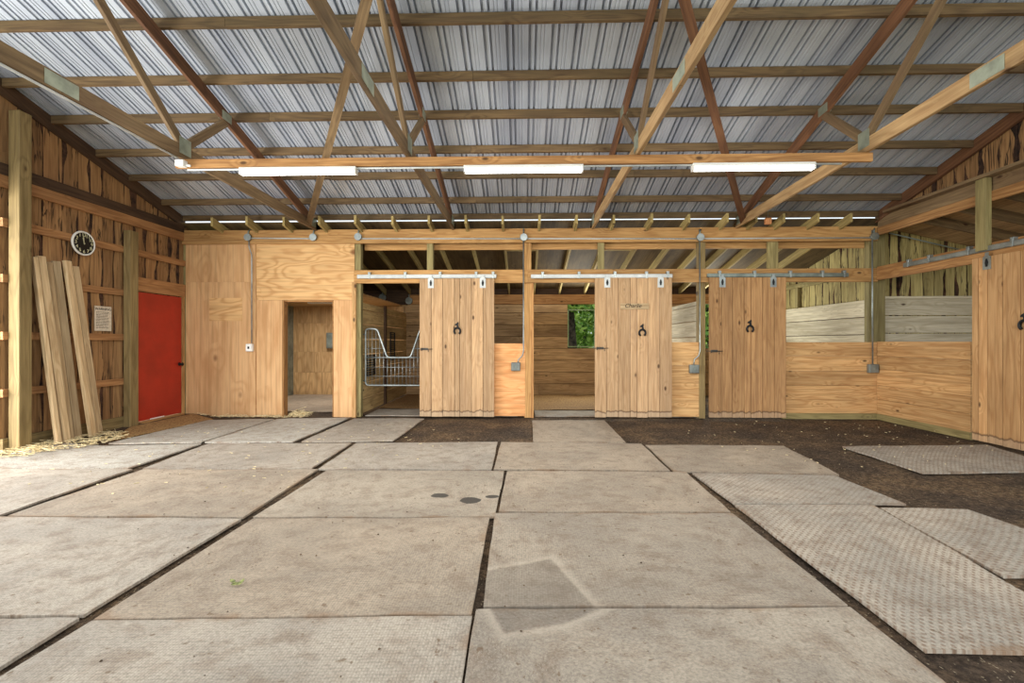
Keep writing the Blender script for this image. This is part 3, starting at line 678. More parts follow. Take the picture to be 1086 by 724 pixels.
# name plate
p = Vector((dx(673), YD - .004, dz(325)))
npl = part('nameplate', M['lean'], d2, lambda m: m.abox(dx(657.8), dx(688), YD - .018, YD - .002, dz(328), dz(322), 'x', .86), .002, label='thin wooden name plate with dark lettering')
def text(body, size, loc, rot, mat, name, parent, parent_loc, align='CENTER', shear=0.0, ext=.001):
    c = bpy.data.curves.new(name, 'FONT'); c.body = body; c.size = size; c.align_x = align; c.align_y = 'CENTER'; c.extrude = ext; c.shear = shear
    tmp = bpy.data.objects.new('tmp', c); C.objects.link(tmp)
    bpy.context.view_layer.update(); me = bpy.data.meshes.new_from_object(tmp.evaluated_get(bpy.context.evaluated_depsgraph_get())); bpy.data.objects.remove(tmp)
    me.name = name; me.materials.clear(); me.materials.append(mat); o = bpy.data.objects.new(name, me); C.objects.link(o); o.rotation_euler = rot
    o.location = loc
    if parent: o.parent = parent; o.location = Vector(loc) - Vector(parent_loc)
    return o
lt = text('Charlie', .095, (dx(671), YD - .020, dz(324.5)), (R(90), 0, 0), M['ink'], 'lettering', npl, (0, 0, 0), shear=.3)
lt.location = Vector((dx(671), YD - .020, dz(324.5)))
# right wall door
XD = XR - .095
ry = lambda q, X=XD: PX(q, 362, X).y
ed = [ry(1031), ry(1038), ry(1047.5), ry(1063.5), ry(1082.5)]
step_ = .19
ed = ed + [ed[-1] - step_, ed[-1] - 2 * step_, ed[-1] - 2.9 * step_]
d4 = sliding_door('bright plank sliding stall door on the right wall, cut by the photo edge', ed, XD, 'door_bright', 323, 'r', (ry(1047), ed[-1] + .2), (ry(1088), PX(1084, 342, XD).z), None, 'galv')
zrl = PX(1000, 272.5, XR - .06).z
track('grey door track on the right wall header', ry(959, XR - .06), 3.9, zrl, XR - .031, [ry(q, XR - .06) for q in (964, 986, 1028, 1075)] + [4.6], 'galv', 'r')

# ------------------------------------------------------------------ half walls
def half(name, a, b, at, N, zt, lab, mat, seed, nb=5, grain=None):
    m = MB(seed); A = at(b) - at(a); z = .10 if seed > 331 else .03; hs = [(zt - z) / nb * (1 + m.r.uniform(-.12, .12)) for _ in range(nb)]; k = (zt - z) / sum(hs)
    for h_ in hs: m.hexa(at(a) + Vector((0, 0, z)), A, (0, 0, h_ * k - .003), -N * .038); z += h_ * k
    o = m.build(name, M[mat], None, .002); tag(o, lab, 'half wall', 'stall half walls'); 
    if seed > 331: part('sill_board', M['treated_green'], o, lambda mm: mm.hexa(at(a) + N * .006 + Vector((0, 0, .0)), A, (0, 0, .10), -N * .044), seed=seed)
    return o
yb_ = lambda u: Vector((u, D + .005, 0)); NB = Vector((0, -1, 0))
half('stall_half_wall', bx(524), bx(557), yb_, NB, bz(364), 'bright orange half wall panel between the first door and the middle post', 'half_orange', 330, 1)
half('stall_half_wall', bx(712), bx(741.5), yb_, NB, bz(362.5), 'narrow orange half wall left of the third door', 'half', 331, 3)
half('stall_half_wall', bx(830), bx(930.6), yb_, NB, bz(362.5), 'wide knotty half wall in the right back corner, facing front', 'half', 332, 5)
half('stall_half_wall', D - .0, ry(1029, XR), lambda u: Vector((XR, u, 0)), Vector((-1, 0, 0)), 1.30, 'knotty half wall on the right wall next to the bright sliding door', 'half', 333, 5)
# right wall beams and post
mb = MB(340); mb.abox(XR - .03, XR + .01, 3.6, D - .04, 3.06, 3.19, 'y'); o = mb.build('eave_beam', M['fir_dark'], None, .004); tag(o, 'orange upper beam running along the right wall', 'beam')
mb = MB(341); mb.abox(XR - .03, XR + .01, 3.6, D - .035, 2.315, 2.54, 'y'); o = mb.build('header_beam', M['fir_dark'], None, .004); tag(o, 'header board along the right wall carrying the grey track', 'beam')
yy0, yy1 = ry(1046, XR - .10), ry(1034.5, XR - .10)
mb = MB(342); mb.abox(XR - .105, XR - .031, yy0, yy1, 2.45, 3.36, 'z'); o = mb.build('support_post', M['treated_green'], None, .004); tag(o, 'greenish post on the right wall above the track', 'post', 'stall posts')
# right wing interior
mb = MB(343); z = -.05
for q in range(7):
    mb.hexa((5.99, 7.93, z), (3.2, 0, 0), (0, 0, .284), (0, .04, 0)); z += .3
o = mb.build('wall_right_end', M['grey']); tag(o, 'weathered grey boards closing the end of the right stall', 'wall', kind='structure')
mb = MB(344); zw = lambda u: 3.16 - .22 * (u - 5.9)
live_wall(mb, (0, 7.99, 0), (1, 0, 0), (0, 0, 1), (0, -1, 0), 6.0, 9.2, lambda u: 0, lambda u: max(2.1, zw(u) + .143), 21, (.13, .22), .035)
o = mb.build('wall_right_loft', [M['rough_green'], M['bark']]); tag(o, 'bark-edged vertical boards above the grey boards in the right stall', 'wall', kind='structure')
part('ledge', M['grey'], o, lambda m: m.abox(5.99, 9.2, 7.90, 7.95, 2.03, 2.07, 'x'), seed=1)
mb = MB(345); mb.hexa((5.93, 3.4, zw(5.93) + .145), (0, 4.6, 0), (3.3, 0, -.22 * 3.3), (0, 0, .015), 1.0); o = mb.build('ceiling_right_shed', M['stall']); tag(o, 'dark board underside of the right shed roof', 'roof', kind='structure')
for k, y in enumerate((7.1, 6.5, 5.9, 5.3, 4.7)):
    m = MB(350 + k); m.hexa((5.95, y, zw(5.95)), (3.2, 0, -.22 * 3.2), (0, 0, .14), (0, .038, 0)); o = m.build('shed_rafter', M['truss']); tag(o, 'dark rafter under the right shed roof, %s from the back' % ORD[k], 'rafter', 'right shed rafters')
mb = MB(346); z = 0
for q in range(8): mb.hexa((9.2, 3.4, z), (0, 4.6, 0), (0, 0, .28), (.04, 0, 0)); z += .285
o = mb.build('wall_far_right', M['stall']); tag(o, 'outer board wall of the right shed', 'wall', kind='structure')
p0 = PY(943, 247, 7.85); p1 = PY(1024, 266, 7.85)
mb = MB(347); mb.tube([p0, p1, p1 + (p1 - p0) * .8], .012); o = mb.build('electrical_conduit', M['galv_dark']); tag(o, 'thin conduit sloping under the right shed roof', 'conduit', 'conduits')

# ------------------------------------------------------------------ conduits and boxes on the back row
YC = D - .045
def conduit(px_pts, lab, mat='galv', r=.011, Y=YC):
    pts = [PY(a, b, Y) for a, b in px_pts]
    m = MB(360); m.tube(pts, r, 8); o = m.build('electrical_conduit', M[mat]); tag(o, lab, 'conduit', 'conduits'); return o
conduit([(264, 252.5), (333, 253)], 'pale horizontal conduit on the eave beam above the plywood wall', 'rail_white')
conduit([(381, 253), (555.5, 253)], 'pale horizontal conduit on the eave beam above the first stall', 'rail_white')
conduit([(555.5, 253), (742, 253)], 'pale horizontal conduit on the eave beam above the middle stall', 'rail_white')
conduit([(742, 253), (925, 252)], 'pale horizontal conduit on the eave beam above the third door', 'rail_white')
conduit([(264, 254), (264.2, 262), (267, 270), (267, 364)], 'conduit dropping down the plywood wall to a white outlet')
YC2 = D - .035
conduit([(555.2, 242), (555.2, 372), (554, 377), (550, 381), (549, 386)], 'conduit dropping down the middle post to a grey outlet box')
conduit([(742, 243), (742.5, 372), (741, 377), (736.5, 381), (735.5, 388)], 'conduit dropping down the post left of the third door')
conduit([(925, 244), (925.5, 388)], 'conduit dropping down the right corner post')
for k, (a, b, lab) in enumerate(((264, 252, 'above the drop to the white outlet'), (333, 252, 'at the foot of the leftmost truss'), (380.5, 251.5, 'left of the first stall track'), (555.5, 252, 'on top of the middle post'), (742, 252, 'above the post left of the third door'), (926, 251, 'in the right back corner'))):
    c = PY(a, b, D - .03); t = thing('junction_box', c, 'round grey junction box on the eave beam %s' % lab, 'junction box', 'round junction boxes')
    part('box', M['box'], t, lambda m: m.disc(c, (0, -1, 0), .058, .045, 16)); part('cover', M['galv'], t, lambda m: m.disc(c + Vector((0, -.045, 0)), (0, -1, 0), .062, .006, 16))
    if k != 3:
        o = part('nipple', M['galv_dark'], t, lambda m: m.tube([c + Vector((0, -.02, .04)), c + Vector((.0, -.02, .10)), c + Vector((.02, .0, .14))], .012, 6))
for k, (a, b, mat, lab) in enumerate(((265.8, 368.5, 'white', 'white outlet box on the plywood wall'), (547, 388.5, 'box', 'grey outlet box on the orange half wall by the middle post'), (735.5, 391, 'box', 'grey outlet box on the narrow half wall left of the third door'), (924.5, 390.5, 'box', 'grey outlet box in the right back corner'))):
    c = PY(a, b, D - .01); t = thing('outlet_box', c, lab, 'outlet box', 'outlet boxes'); w_, h_ = (.055, .065) if k == 0 else (.078, .072)
    part('box', M[mat], t, lambda m: m.abox(c.x - w_, c.x + w_, c.y - .055, c.y + .005, c.z - h_, c.z + h_), .006)
    part('cover', M[mat], t, lambda m: (m.abox(c.x - w_ + .008, c.x + w_ - .008, c.y - .064, c.y - .055, c.z - h_ + .008, c.z + h_ - .008)), .003)
    part('socket', M['ink' if k == 0 else 'galv_dark'], t, lambda m: m.abox(c.x - .016, c.x + .016, c.y - .068, c.y - .064, c.z - .02, c.z + .02), .002)
# conduit along the leftmost truss
mb = MB(365); zc = 3.184; mb.tube([(TX[0] + .0, 1.5, zc), (TX[0] + .0, YB - .08, zc)], .010); o = mb.build('electrical_conduit', M['rail_white']); tag(o, 'white conduit along the lower edge of the leftmost truss', 'conduit', 'conduits')
mb = MB(366); mb.abox(TX[0] - .02, TX[0] + .07, YB - .09, YB - .022, 3.10, 3.165); mb.tube([(TX[0] + .07, YB - .05, 3.12), (TX[0] + .12, YB - .05, 3.11)], .014, 6); o = mb.build('junction_box', M['white'], None, .006); tag(o, 'small white junction box at the left end of the light beam', 'junction box')

# ------------------------------------------------------------------ stall gate and grilles
YG = D + .2
gx0, gx1 = -2.775, -1.60; gzb, gzm, gzt = PY(420, 408.5, YG).z, PY(420, 379, YG).z, PY(420, 348.5, YG).z
t = thing('stall_gate', ((gx0 + gx1) / 2, YG, gzb), 'galvanized wire stall gate with a dipped top hung in the first opening', 'gate')
def rounded(pts, r=.06, n=4):
    out = []; L = len(pts)
    for i in range(L):
        p, a, b = Vector(pts[i]), Vector(pts[i - 1]), Vector(pts[(i + 1) % L]); da, db = (a - p).normalized() * r, (b - p).normalized() * r
        for k in range(n + 1):
            q = k / n; out.append((p + da) * (1 - q) ** 2 + p * 2 * q * (1 - q) + (p + db) * q * q)
    return out
xa, xb = PY(400, 349, YG).x, PY(410.5, 379, YG).x; mid = (gx0 + gx1) / 2
out = [(gx0, YG, gzb), (gx1, YG, gzb), (gx1, YG, gzt), (2 * mid - xa, YG, gzt), (2 * mid - xb, YG, gzm), (xb, YG, gzm), (xa, YG, gzt), (gx0, YG, gzt)]
part('frame', M['galv'], t, lambda m: m.tube(rounded(out), .016, 8, closed=True))
part('cross_bar', M['galv'], t, lambda m: m.tube([(gx0 + .016, YG, gzm), (gx1 - .016, YG, gzm)], .011, 8))
def wires(m):
    x = gx0 + .05
    while x < gx1 - .03:
        top = gzm
        for a, b in ((xa, xb), (2 * mid - xa, 2 * mid - xb)):
            pass
        if x < xa or x > 2 * mid - xa: top = gzt
        elif x < xb: top = gzt + (gzm - gzt) * (x - xa) / (xb - xa)
        elif x > 2 * mid - xb: top = gzm + (gzt - gzm) * (x - (2 * mid - xb)) / (xb - xa)
        m.tube([(x, YG, gzb), (x, YG, top)], .0045, 5); x += .067
    for zz in (gzb + .16, gzb + .32): m.tube([(gx0, YG - .006, zz), (gx1, YG - .006, zz)], .0045, 5)
    for zz in (gzm + .16, gzm + .33): 
        m.tube([(gx0, YG - .006, zz), (xa + (xb - xa) * (gzt - zz) / (gzt - gzm), YG - .006, zz)], .0045, 5)
        m.tube([(2 * mid - (xa + (xb - xa) * (gzt - zz) / (gzt - gzm)), YG - .006, zz), (gx1, YG - .006, zz)], .0045, 5)
part('wire_mesh', M['galv'], t, wires)
for zz in (gzb + .08, gzt - .1): part('hinge', M['galv_dark'], t, lambda m: m.tube([(gx0 - .045, YG, zz), (gx0, YG, zz)], .012, 6))
for (y0, y1, z0, z1, lab) in ((8.12, 8.6, .68, 1.05, 'low black slatted grille on the left partition of the first stall'), (9.62, 9.95, .9, 1.5, 'tall black slatted grille on the left partition of the first stall')):
    t = thing('wall_grille', (-2.83, (y0 + y1) / 2, z0), lab, 'grille')
    part('frame', M['black'], t, lambda m: (m.abox(-2.838, -2.815, y0, y0 + .02, z0, z1), m.abox(-2.838, -2.815, y1 - .02, y1, z0, z1), m.abox(-2.838, -2.815, y0, y1, z0, z0 + .02), m.abox(-2.838, -2.815, y0, y1, z1 - .02, z1)))
    def sl(m):
        z = z0 + .04
        while z < z1 - .03: m.abox(-2.836, -2.82, y0 + .01, y1 - .01, z, z + .022); z += .045
    part('slats', M['black'], t, sl)
for k, (a, b) in enumerate(((406, 315.5), (434, 319))):
    c = PY(a, b, YW - .03); t = thing('junction_box', c, 'round grey junction box on the rear plate of the first stall, %s one' % ('left', 'right')[k], 'junction box', 'stall junction boxes')
    part('box', M['box'], t, lambda m: m.disc(c, (0, -1, 0), .085, .05, 14)); part('nipple', M['galv_dark'], t, lambda m: m.tube([c + Vector((0, -.02, .07)), c + Vector((0, -.02, .16))], .014, 6))

# ------------------------------------------------------------------ left wall things
mb = MB(400); mb.abox(-5.851, -5.72, 5.03, 5.165, 0.02, PX(20, 116, -5.72).z, 'z'); o = mb.build('support_post', M['treated'], None, .006); tag(o, 'tall olive post at the left edge, left of the leaning boards', 'post', 'left wall posts')
mb = MB(401); mb.abox(-5.851, -5.75, 6.52, 6.67, .03, 2.93, 'z'); o = mb.build('support_post', M['treated'], None, .006); tag(o, 'olive post standing left of the red door', 'post', 'left wall posts')
# red door
y0, y1 = PX(146.5, 362, -5.86).y, PX(192.5, 362, -5.86).y
t = thing('door_1', (-5.86, (y0 + y1) / 2, .07), 'plain red door with a dark knob in the left wall', 'door', kind='structure')
part('panel', M['red'], t, lambda m: m.abox(-5.905, -5.86, y0, y1, .08, 2.055), .003)
part('handle', M['black'], t, lambda m: (m.disc(PX(190, 386, -5.86), (1, 0, 0), .028, .012, 12), m.tube([PX(190, 386, -5.86), PX(190, 386, -5.86) + Vector((.06, 0, 0))], .03, 12, radii=[.012, .03])))
part('sweep', M['white'], t, lambda m: m.abox(-5.862, -5.855, y0 + .22, y0 + .5, .075, .092), label='short white strip under the door')  # white strip painted in for light showing through the gap below
mb = MB(402); mb.abox(-5.9, -5.84, y1 + .004, y1 + .05, .03, 2.07); mb.abox(-5.93, -5.80, y0, y1, .0, .068, 'y'); o = mb.build('trim_4', M['fir']); tag(o, 'narrow jamb and sill of the red door', 'trim', kind='structure')
# clock
c = PX(87, 258, XL + .068); rad = .158
t = thing('wall_clock', c, 'round black-faced wall clock with pale rim and numerals', 'clock')
X1 = Vector((1, 0, 0))
def rim(m):
    pts = [c + Vector((.02, rad * .95 * math.cos(a), rad * .95 * math.sin(a))) for a in [2 * math.pi * k / 40 for k in range(40)]]
    m.tube(pts, .0125, 10, closed=True); m.disc(c, X1, rad * .96, .022, 40)
part('rim', M['white'], t, rim)
face = part('face', M['black'], t, lambda m: m.disc(c + X1 * .022, X1, rad * .90, .004, 40))
nums = []
for k in range(1, 13):
    a = R(90 - 30 * k); pos = c + Vector((.028, -rad * .70 * math.cos(a), rad * .70 * math.sin(a)))
    # seen from inside the room (looking along -X) +Y is to the right
    o = text(str(k), .062, pos, (R(90), 0, R(90)), M['lume'], 'numeral', face, (0, 0, 0))
for ang, ln, w in ((90 + 6, .10, .008), (90 + 12, .075, .011)):
    a = R(ang); d = Vector((0, math.cos(a), math.sin(a)))
    part('hand', M['lume'], t, lambda m: m.bar(c + X1 * .031 - d * .015, c + X1 * .031 + d * ln, w, .002, (0, -d.z, d.y)))
part('hub', M['lume'], t, lambda m: m.disc(c + X1 * .03, X1, .008, .006, 10))
# notice
a, b = PX(100, 324, XL + .04), PX(118, 351, XL + .04)
t = thing('paper_notice', (a.x, (a.y + b.y) / 2, b.z), 'small yellowed paper notice tacked to the left wall below the clock', 'notice')
part('sheet', M['paper'], t, lambda m: m.abox(a.x, a.x + .003, a.y, b.y, b.z, a.z))
wd = b.y - a.y
hd = text('WARNING', .05, (a.x + .0045, (a.y + b.y) / 2, a.z - .04), (R(90), 0, R(90)), M['ink'], 'heading', t, t.location)
def lines(m):
    r = random.Random(4); z = a.z - .085
    while z > b.z + .025:
        y = a.y + .025; end = b.y - .03 - r.random() * .03
        while y < end:
            w = r.uniform(.012, .035); m.abox(a.x + .003, a.x + .0036, y, min(y + w, end), z, z + .007); y += w + .007
        z -= .02
part('text_lines', M['ink'], t, lines)
# leaning boards
lean = [(5.26, 5.35, .045, .0, 'narrow pale board on edge at the left end'), (5.335, 5.445, .088, .0, 'wide pale board, second from the left'), (5.44, 5.56, .08, .03, 'brownish board, third from the left'), (5.535, 5.665, .085, .035, 'shaded brown board, fourth from the left'), (5.65, 5.79, .095, .0, 'bright board, second from the right end'), (5.765, 5.92, .085, .02, 'pale board at the right end')]
for k, (ty, by, w, back, lab) in enumerate(lean):
    m = MB(410 + k); top = Vector((XL + .115 - back * .7, ty, 2.30 + .03 * math.sin(k * 2.1))); bot = Vector((-5.60 - back * 2.2, by, .062))
    m.bar(bot, top, w, .042 if k else .06, (.22 * math.sin(k * 2.3 + 1), 1, 0), tone=(1.15, 1.0, .8, .66, 1.12, .92)[k]); 
    o = m.build('loose_board', M['lean'], None, .003); tag(o, 'loose plank leaning on the left wall, %s' % lab, 'board', 'boards leaning on the left wall')

# ------------------------------------------------------------------ rubber floor mats
def mat(corners, lab, mtl='mat', seed=0, z=.018, curl=0.0, n=(26, 18), th=.016, cat='rubber mat', pts=None, name='rubber_mat'):
    P4 = pts or [PZ(a, b, z) for a, b in corners]          # far-left, far-right, near-right, near-left
    r = random.Random(seed); m = MB(seed); nx, ny = n; N = []
    wu = (P4[1] - P4[0]).length; wv = (P4[3] - P4[0]).length
    jit = [wav(r, .004, 1.0) for _ in range(4)]
    for j in range(ny + 1):
        v = j / ny
        for i in range(nx + 1):
            u = i / nx
            p = (P4[0] * (1 - u) + P4[1] * u) * (1 - v) + (P4[3] * (1 - u) + P4[2] * u) * v
            e = p.copy()
            if j in (0, ny): e.y += jit[0 if j == 0 else 1](u * wu)
            if i in (0, nx): e.x += jit[2 if i == 0 else 3](v * wv)
            e.x = max(e.x, -5.66)
            edge = max(0, 1 - min(u, 1 - u, v, 1 - v) / .08)
            e.z = z + ground(e.x, e.y) + .004 * mnoise.noise((e.x * 2.3 + seed, e.y * 2.3, seed)) + edge * max(0, .006 * mnoise.noise((e.x * 3, e.y * 3, seed + 7)))
            N.append((u * wu, v * wv, min(u * wu, (1 - u) * wu, v * wv, (1 - v) * wv))); m.v.append(tuple(e))
    K = nx + 1; top = len(m.v)
    m.v += [(a, b, c - th) for a, b, c in m.v[:top]]
    dup = len(m.v); m.v += m.v[:top]
    sd = r.random(); tn = r.uniform(.96, 1.05)
    for j in range(ny):
        for i in range(nx):
            q = [j * K + i, (j + 1) * K + i, (j + 1) * K + i + 1, j * K + i + 1]
            m.face(q, [N[k] for k in q], sd, tn, 0, True); qb = [top + k for k in reversed(q)]; m.face(qb, [N[k - top] for k in qb], sd, tn)
    ring = [i for i in range(K)] + [j * K + nx for j in range(1, ny + 1)] + [ny * K + i for i in range(nx - 1, -1, -1)] + [j * K for j in range(ny - 1, 0, -1)]
    for a, b in zip(ring, ring[1:] + ring[:1]):
        m.face([dup + a, dup + b, top + b, top + a], [N[a], N[b], N[b], N[a]], sd, tn)
    o = m.build(name, M[mtl]); tag(o, lab, cat, 'rubber floor mats' if name == 'rubber_mat' else None, None if name == 'rubber_mat' else 'stuff'); return o
st_c = PZ(347, 498); 
def st_at(px, py, c0, c1):      # a spot on a mat in the mat's own metres, from its far-left corner
    p = PZ(px, py, .018); o = PZ(*c0, .018); e = (PZ(*c1, .018) - o).normalized(); d = p - o; return d.dot(e), d.dot(Vector((e.y, -e.x, 0)))
m2b = [(347, 498.5), (534.5, 499), (525, 547.5), (268, 548)]
spots = []
for (px, py, rx_, ry_) in ((469, 526, .075, .06), (502, 531, .085, .08), (525, 527, .06, .04)):
    a, b = st_at(px, py, m2b[0], m2b[1]); spots.append((a, b, rx_, ry_, (58, 54, 50), .9))
M['mat_stained'] = matmat('rubber_mat_wet_spots', (158, 147, 131), (179, 166, 147), 'fine', spots)
# dark four-sided patch with a pale border, across two mats
def fadepoly(name, base, dusty, kind, quad, c0, c1, col):
    m_ = matmat(name, base, dusty, kind); s = NT.__new__(NT); s.m = m_; s.t = m_.node_tree; s.b = s.t.nodes['Principled BSDF']
    g = s.sep(s.attr('gc')); ins = None; pts = [st_at(a, b, c0, c1) for a, b in quad]
    for (ax, ay), (bx_, by_) in zip(pts, pts[1:] + pts[:1]):
        L = math.hypot(bx_ - ax, by_ - ay); nx, ny = (by_ - ay) / L, -(bx_ - ax) / L
        d = s.math('ADD', s.math('MULTIPLY', s.math('SUBTRACT', g[0], ax), nx), s.math('MULTIPLY', s.math('SUBTRACT', g[1], ay), ny))
        ins = d if ins is None else s.math('MAXIMUM', ins, d)
    area_ = sum(p[0] * q[1] - q[0] * p[1] for p, q in zip(pts, pts[1:] + pts[:1]))
    old = s.b.inputs['Base Color'].links[0].from_socket
    if area_ < 0:
        raise ValueError('quad order')
    mask = s.math('SUBTRACT', 1.0, s.step(ins, -.02, .012)); halo = s.math('MULTIPLY', s.step(ins, -.01, .012), s.math('SUBTRACT', 1.0, s.step(ins, .012, .07)))
    c = s.mix(s.math('MULTIPLY', halo, .35), old, lin((190, 178, 160))); c = s.mix(s.math('MULTIPLY', mask, .33), c, lin(col)); s.link(c, s.b.inputs['Base Color']); return m_
m1c = [(525.5, 543.5), (777, 544.5), (899, 641), (511, 643)]
m0c = [(505, 646.5), (902, 643.5), (1358, 1000), (454, 1000)]
M['mat_mark_a'] = fadepoly('rubber_mat_marked', (154, 143, 128), (173, 160, 142), 'fine', [(513, 606), (585, 593), (632, 645), (500, 648)], m1c[0], m1c[1], (104, 96, 86))
M['mat_mark_b'] = fadepoly('rubber_mat_gritty_marked', (144, 134, 121), (173, 161, 144), 'grit', [(516, 640), (650, 640), (600, 661), (536, 672)], m0c[0], m0c[1], (92, 84, 76))
mats = [
    ([(-328, 656), (84, 654.5), (-306, 900), (-1063, 900)], 'mat', 'mat in the bottom left corner of the floor'),
    ([(98, 657.5), (500, 653), (444, 1000), (-466, 1000)], 'mat', 'large mat at the bottom centre left, nearest the viewer'),
    (m0c, 'mat_mark_b', 'gritty mat at the bottom centre right, nearest the viewer, with a dark patch'),
    ([(-6, 548), (257, 549.5), (88, 652), (-322, 653.5)], 'mat', 'big pale mat at the left edge with grey scratches'),
    ([(268, 549.5), (519, 548.5), (500.5, 651), (100, 655.5)], 'mat_brown', 'big mat left of the centre gap with a green leaf on it'),
    (m1c, 'mat_mark_a', 'big mat right of the centre gap with a dark square patch'),
    ([(-40, 497.5), (141, 497), (-2, 546), (-255, 546)], 'mat', 'pale mat at the left edge in front of the leaning boards'),
    ([(152, 497.5), (337, 497.5), (258, 548), (8, 546.5)], 'mat_brown', 'dusty mat left of the one with dark wet spots'),
    (m2b, 'mat_stained', 'mat with three dark wet spots left of the centre gap'),
    ([(537.5, 499), (727, 500.5), (775, 543), (528.5, 542)], 'mat_brown', 'mat right of the wet-spotted mat'),
    ([(734, 501.5), (886, 504), (961, 534), (778, 533.5)], 'mat_dot', 'dotted mat touching the dirt, behind the largest dotted mat'),
    ([(780, 535), (927, 535.5), (1203, 695), (981, 689)], 'mat_dot', 'largest dotted mat running towards the viewer at right'),
    ([(934, 538.5), (1026, 539.5), (1236, 611), (1064, 610.5)], 'mat_dot', 'dotted mat at the right edge beside the largest dotted mat'),
    ([(60, 474), (213, 470), (136, 496), (-30, 496.5)], 'mat_pale', 'pale mat at the foot of the leaning boards'),
    ([(221, 470), (373, 469.5), (330, 496.5), (151, 496.5)], 'mat', 'pale mat in front of the plywood wall, second row from the back'),
    ([(378, 469.5), (528, 468.5), (521, 498), (338, 497)], 'mat', 'mat in front of the bare dirt by the first sliding door'),
    ([(531, 468.5), (680, 470), (710.5, 498.5), (524, 497.5)], 'mat_brown', 'mat in front of the small mat at the middle stall'),
    ([(685, 471.5), (831, 472.5), (890, 503), (714, 499.5)], 'mat_brown', 'plain mat with the dark dirt behind it, right of centre'),
    ([(222, 445), (291, 444), (213, 468.5), (115, 470)], 'mat_pale', 'pale mat along the foot of the plywood wall'),
    ([(294, 444), (371, 442.8), (311, 468), (217, 468.5)], 'mat_pale', 'pale mat at the tack room doorway'),
    ([(375.5, 443.5), (450, 443.5), (417, 467), (320, 468)], 'mat', 'small mat at the first stall opening'),
    ([(564.5, 445.5), (641, 445.5), (663.5, 469), (566, 468)], 'mat_brown', 'small mat leading into the middle stall'),
    ([(893, 473), (1046, 471.5), (1140, 499), (979, 501)], 'mat_dot', 'dotted mat lying alone on the dirt by the right sliding door'),
]
for k, (cn, mt, lab) in enumerate(mats):
    mat(cn, 'grey rubber ' + lab if not lab.startswith(('gritty', 'pale', 'big pale')) else 'grey rubber ' + lab, mt, 500 + k)
mat([(150, 451), (196, 441.5), (226, 444), (113, 469)], 'tan dusty dirt spread on the floor in front of the red door', 'bedding', 560, cat='dirt', name='spilled_dirt', z=.012)
V3 = lambda x, y, z=.018: Vector((x, y, z))
mat(None, 'grey rubber mat inside the first stall behind the wire gate', 'mat', 540, pts=[V3(-2.75, 8.6), V3(-.1, 8.6), V3(-.1, 7.86), V3(-2.75, 7.86)])
mat(None, 'grey rubber mat inside the middle stall', 'mat', 541, pts=[V3(.2, 8.5), V3(2.9, 8.5), V3(2.9, 7.86), V3(.2, 7.86)])
for k, (x0, x1, y0, lab) in enumerate(((-2.8, -.02, 8.64, 'first stall behind the wire gate'), (.12, 2.92, 8.54, 'middle stall'))):
    m = MB(545 + k); nx, ny = 30, 26
    for j in range(ny + 1):
        for i in range(nx + 1):
            x = x0 + (x1 - x0) * i / nx; y = y0 + (10.98 - y0) * j / ny; m.v.append((x, y, .022 + .02 * mnoise.noise((x * 2, y * 2, k)) + .01 * mnoise.noise((x * 9, y * 9, k))))
    for j in range(ny):
        for i in range(nx):
            q = [j * (nx + 1) + i, j * (nx + 1) + i + 1, (j + 1) * (nx + 1) + i + 1, (j + 1) * (nx + 1) + i]; m.face(q, [m.v[a] for a in q], .5, 1, 0, True)
    o = m.build('wood_shavings', M['bedding']); tag(o, 'tan wood shavings bedding on the floor of the ' + lab, 'bedding', kind='stuff')
mat(None, 'brown mat on the tack room floor', 'mat_brown', 542, pts=[V3(-5.55, 10.9), V3(-2.95, 10.9), V3(-2.95, 8.3), V3(-5.55, 8.3)])

# ------------------------------------------------------------------ straw, leaf, debris
def straw(name, lab, cx, cy, rx_, ry_, n, seed, h=.03, ln=(.05, .16), mtl='straw'):
    r = random.Random(seed); m = MB(seed)
    for _ in range(n):
        a = r.uniform(0, 6.28); q = math.sqrt(r.random()); x = cx + rx_ * q * math.cos(a); y = cy + ry_ * q * math.sin(a)
        L = r.uniform(*ln); th = r.uniform(0, 3.14); z = ground(x, y) + .022 + r.random() * h * (1 - q * .7); d = Vector((math.cos(th) * L / 2, math.sin(th) * L / 2, r.uniform(-.25, .25) * L * .5))
        p = Vector((max(x, -5.75), y, z + abs(d.z))); w = Vector((-math.sin(th), math.cos(th), 0)) * .003
        m.poly([p - d - w, p + d - w, p + d + w, p - d + w], tone=r.uniform(.7, 1.1)); m.poly([p - d + Vector((0, 0, .003)), p + d + Vector((0, 0, .003)), p + d - Vector((0, 0, .003)), p - d - Vector((0, 0, .003))])
    o = m.build(name, M[mtl]); tag(o, lab, 'straw', kind='stuff'); return o
straw('straw', 'loose straw around the foot of the leaning boards', -5.5, 5.55, .26, .55, 280, 1)
straw('straw', 'loose straw at the foot of the tall left post', -5.6, 4.95, .2, .25, 110, 2)
p = PZ(318, 442); straw('straw', 'small tuft of straw on the tack room threshold', p.x, p.y, .15, .09, 130, 3, .13, (.06, .2))
straw('straw', 'thin line of straw along the foot of the plywood wall', -4.6, 7.62, .95, .06, 120, 4, .02)
straw('straw', 'scattered straw bits over the dirt at the right', 4.2, 6.1, 2.0, 1.5, 90, 5, .0, (.01, .028))
straw('straw', 'scattered straw bits across the left mats', -3.2, 5.6, 2.4, 1.9, 120, 6, .0, (.015, .04))
def debris():
    r = random.Random(8); m = MB(8)
    for _ in range(300):
        y = 1.5 + 5.5 * r.random() ** .8; x = r.uniform(-.95, .75) * y; s_ = r.uniform(.002, .007); z = .024 + ground(x, y)
        if x < -5.5: continue
        m.disc((x, y, z), (r.uniform(-.3, .3), r.uniform(-.3, .3), 1), s_, s_ * .6, 6, r1=s_ * .5)
    return m
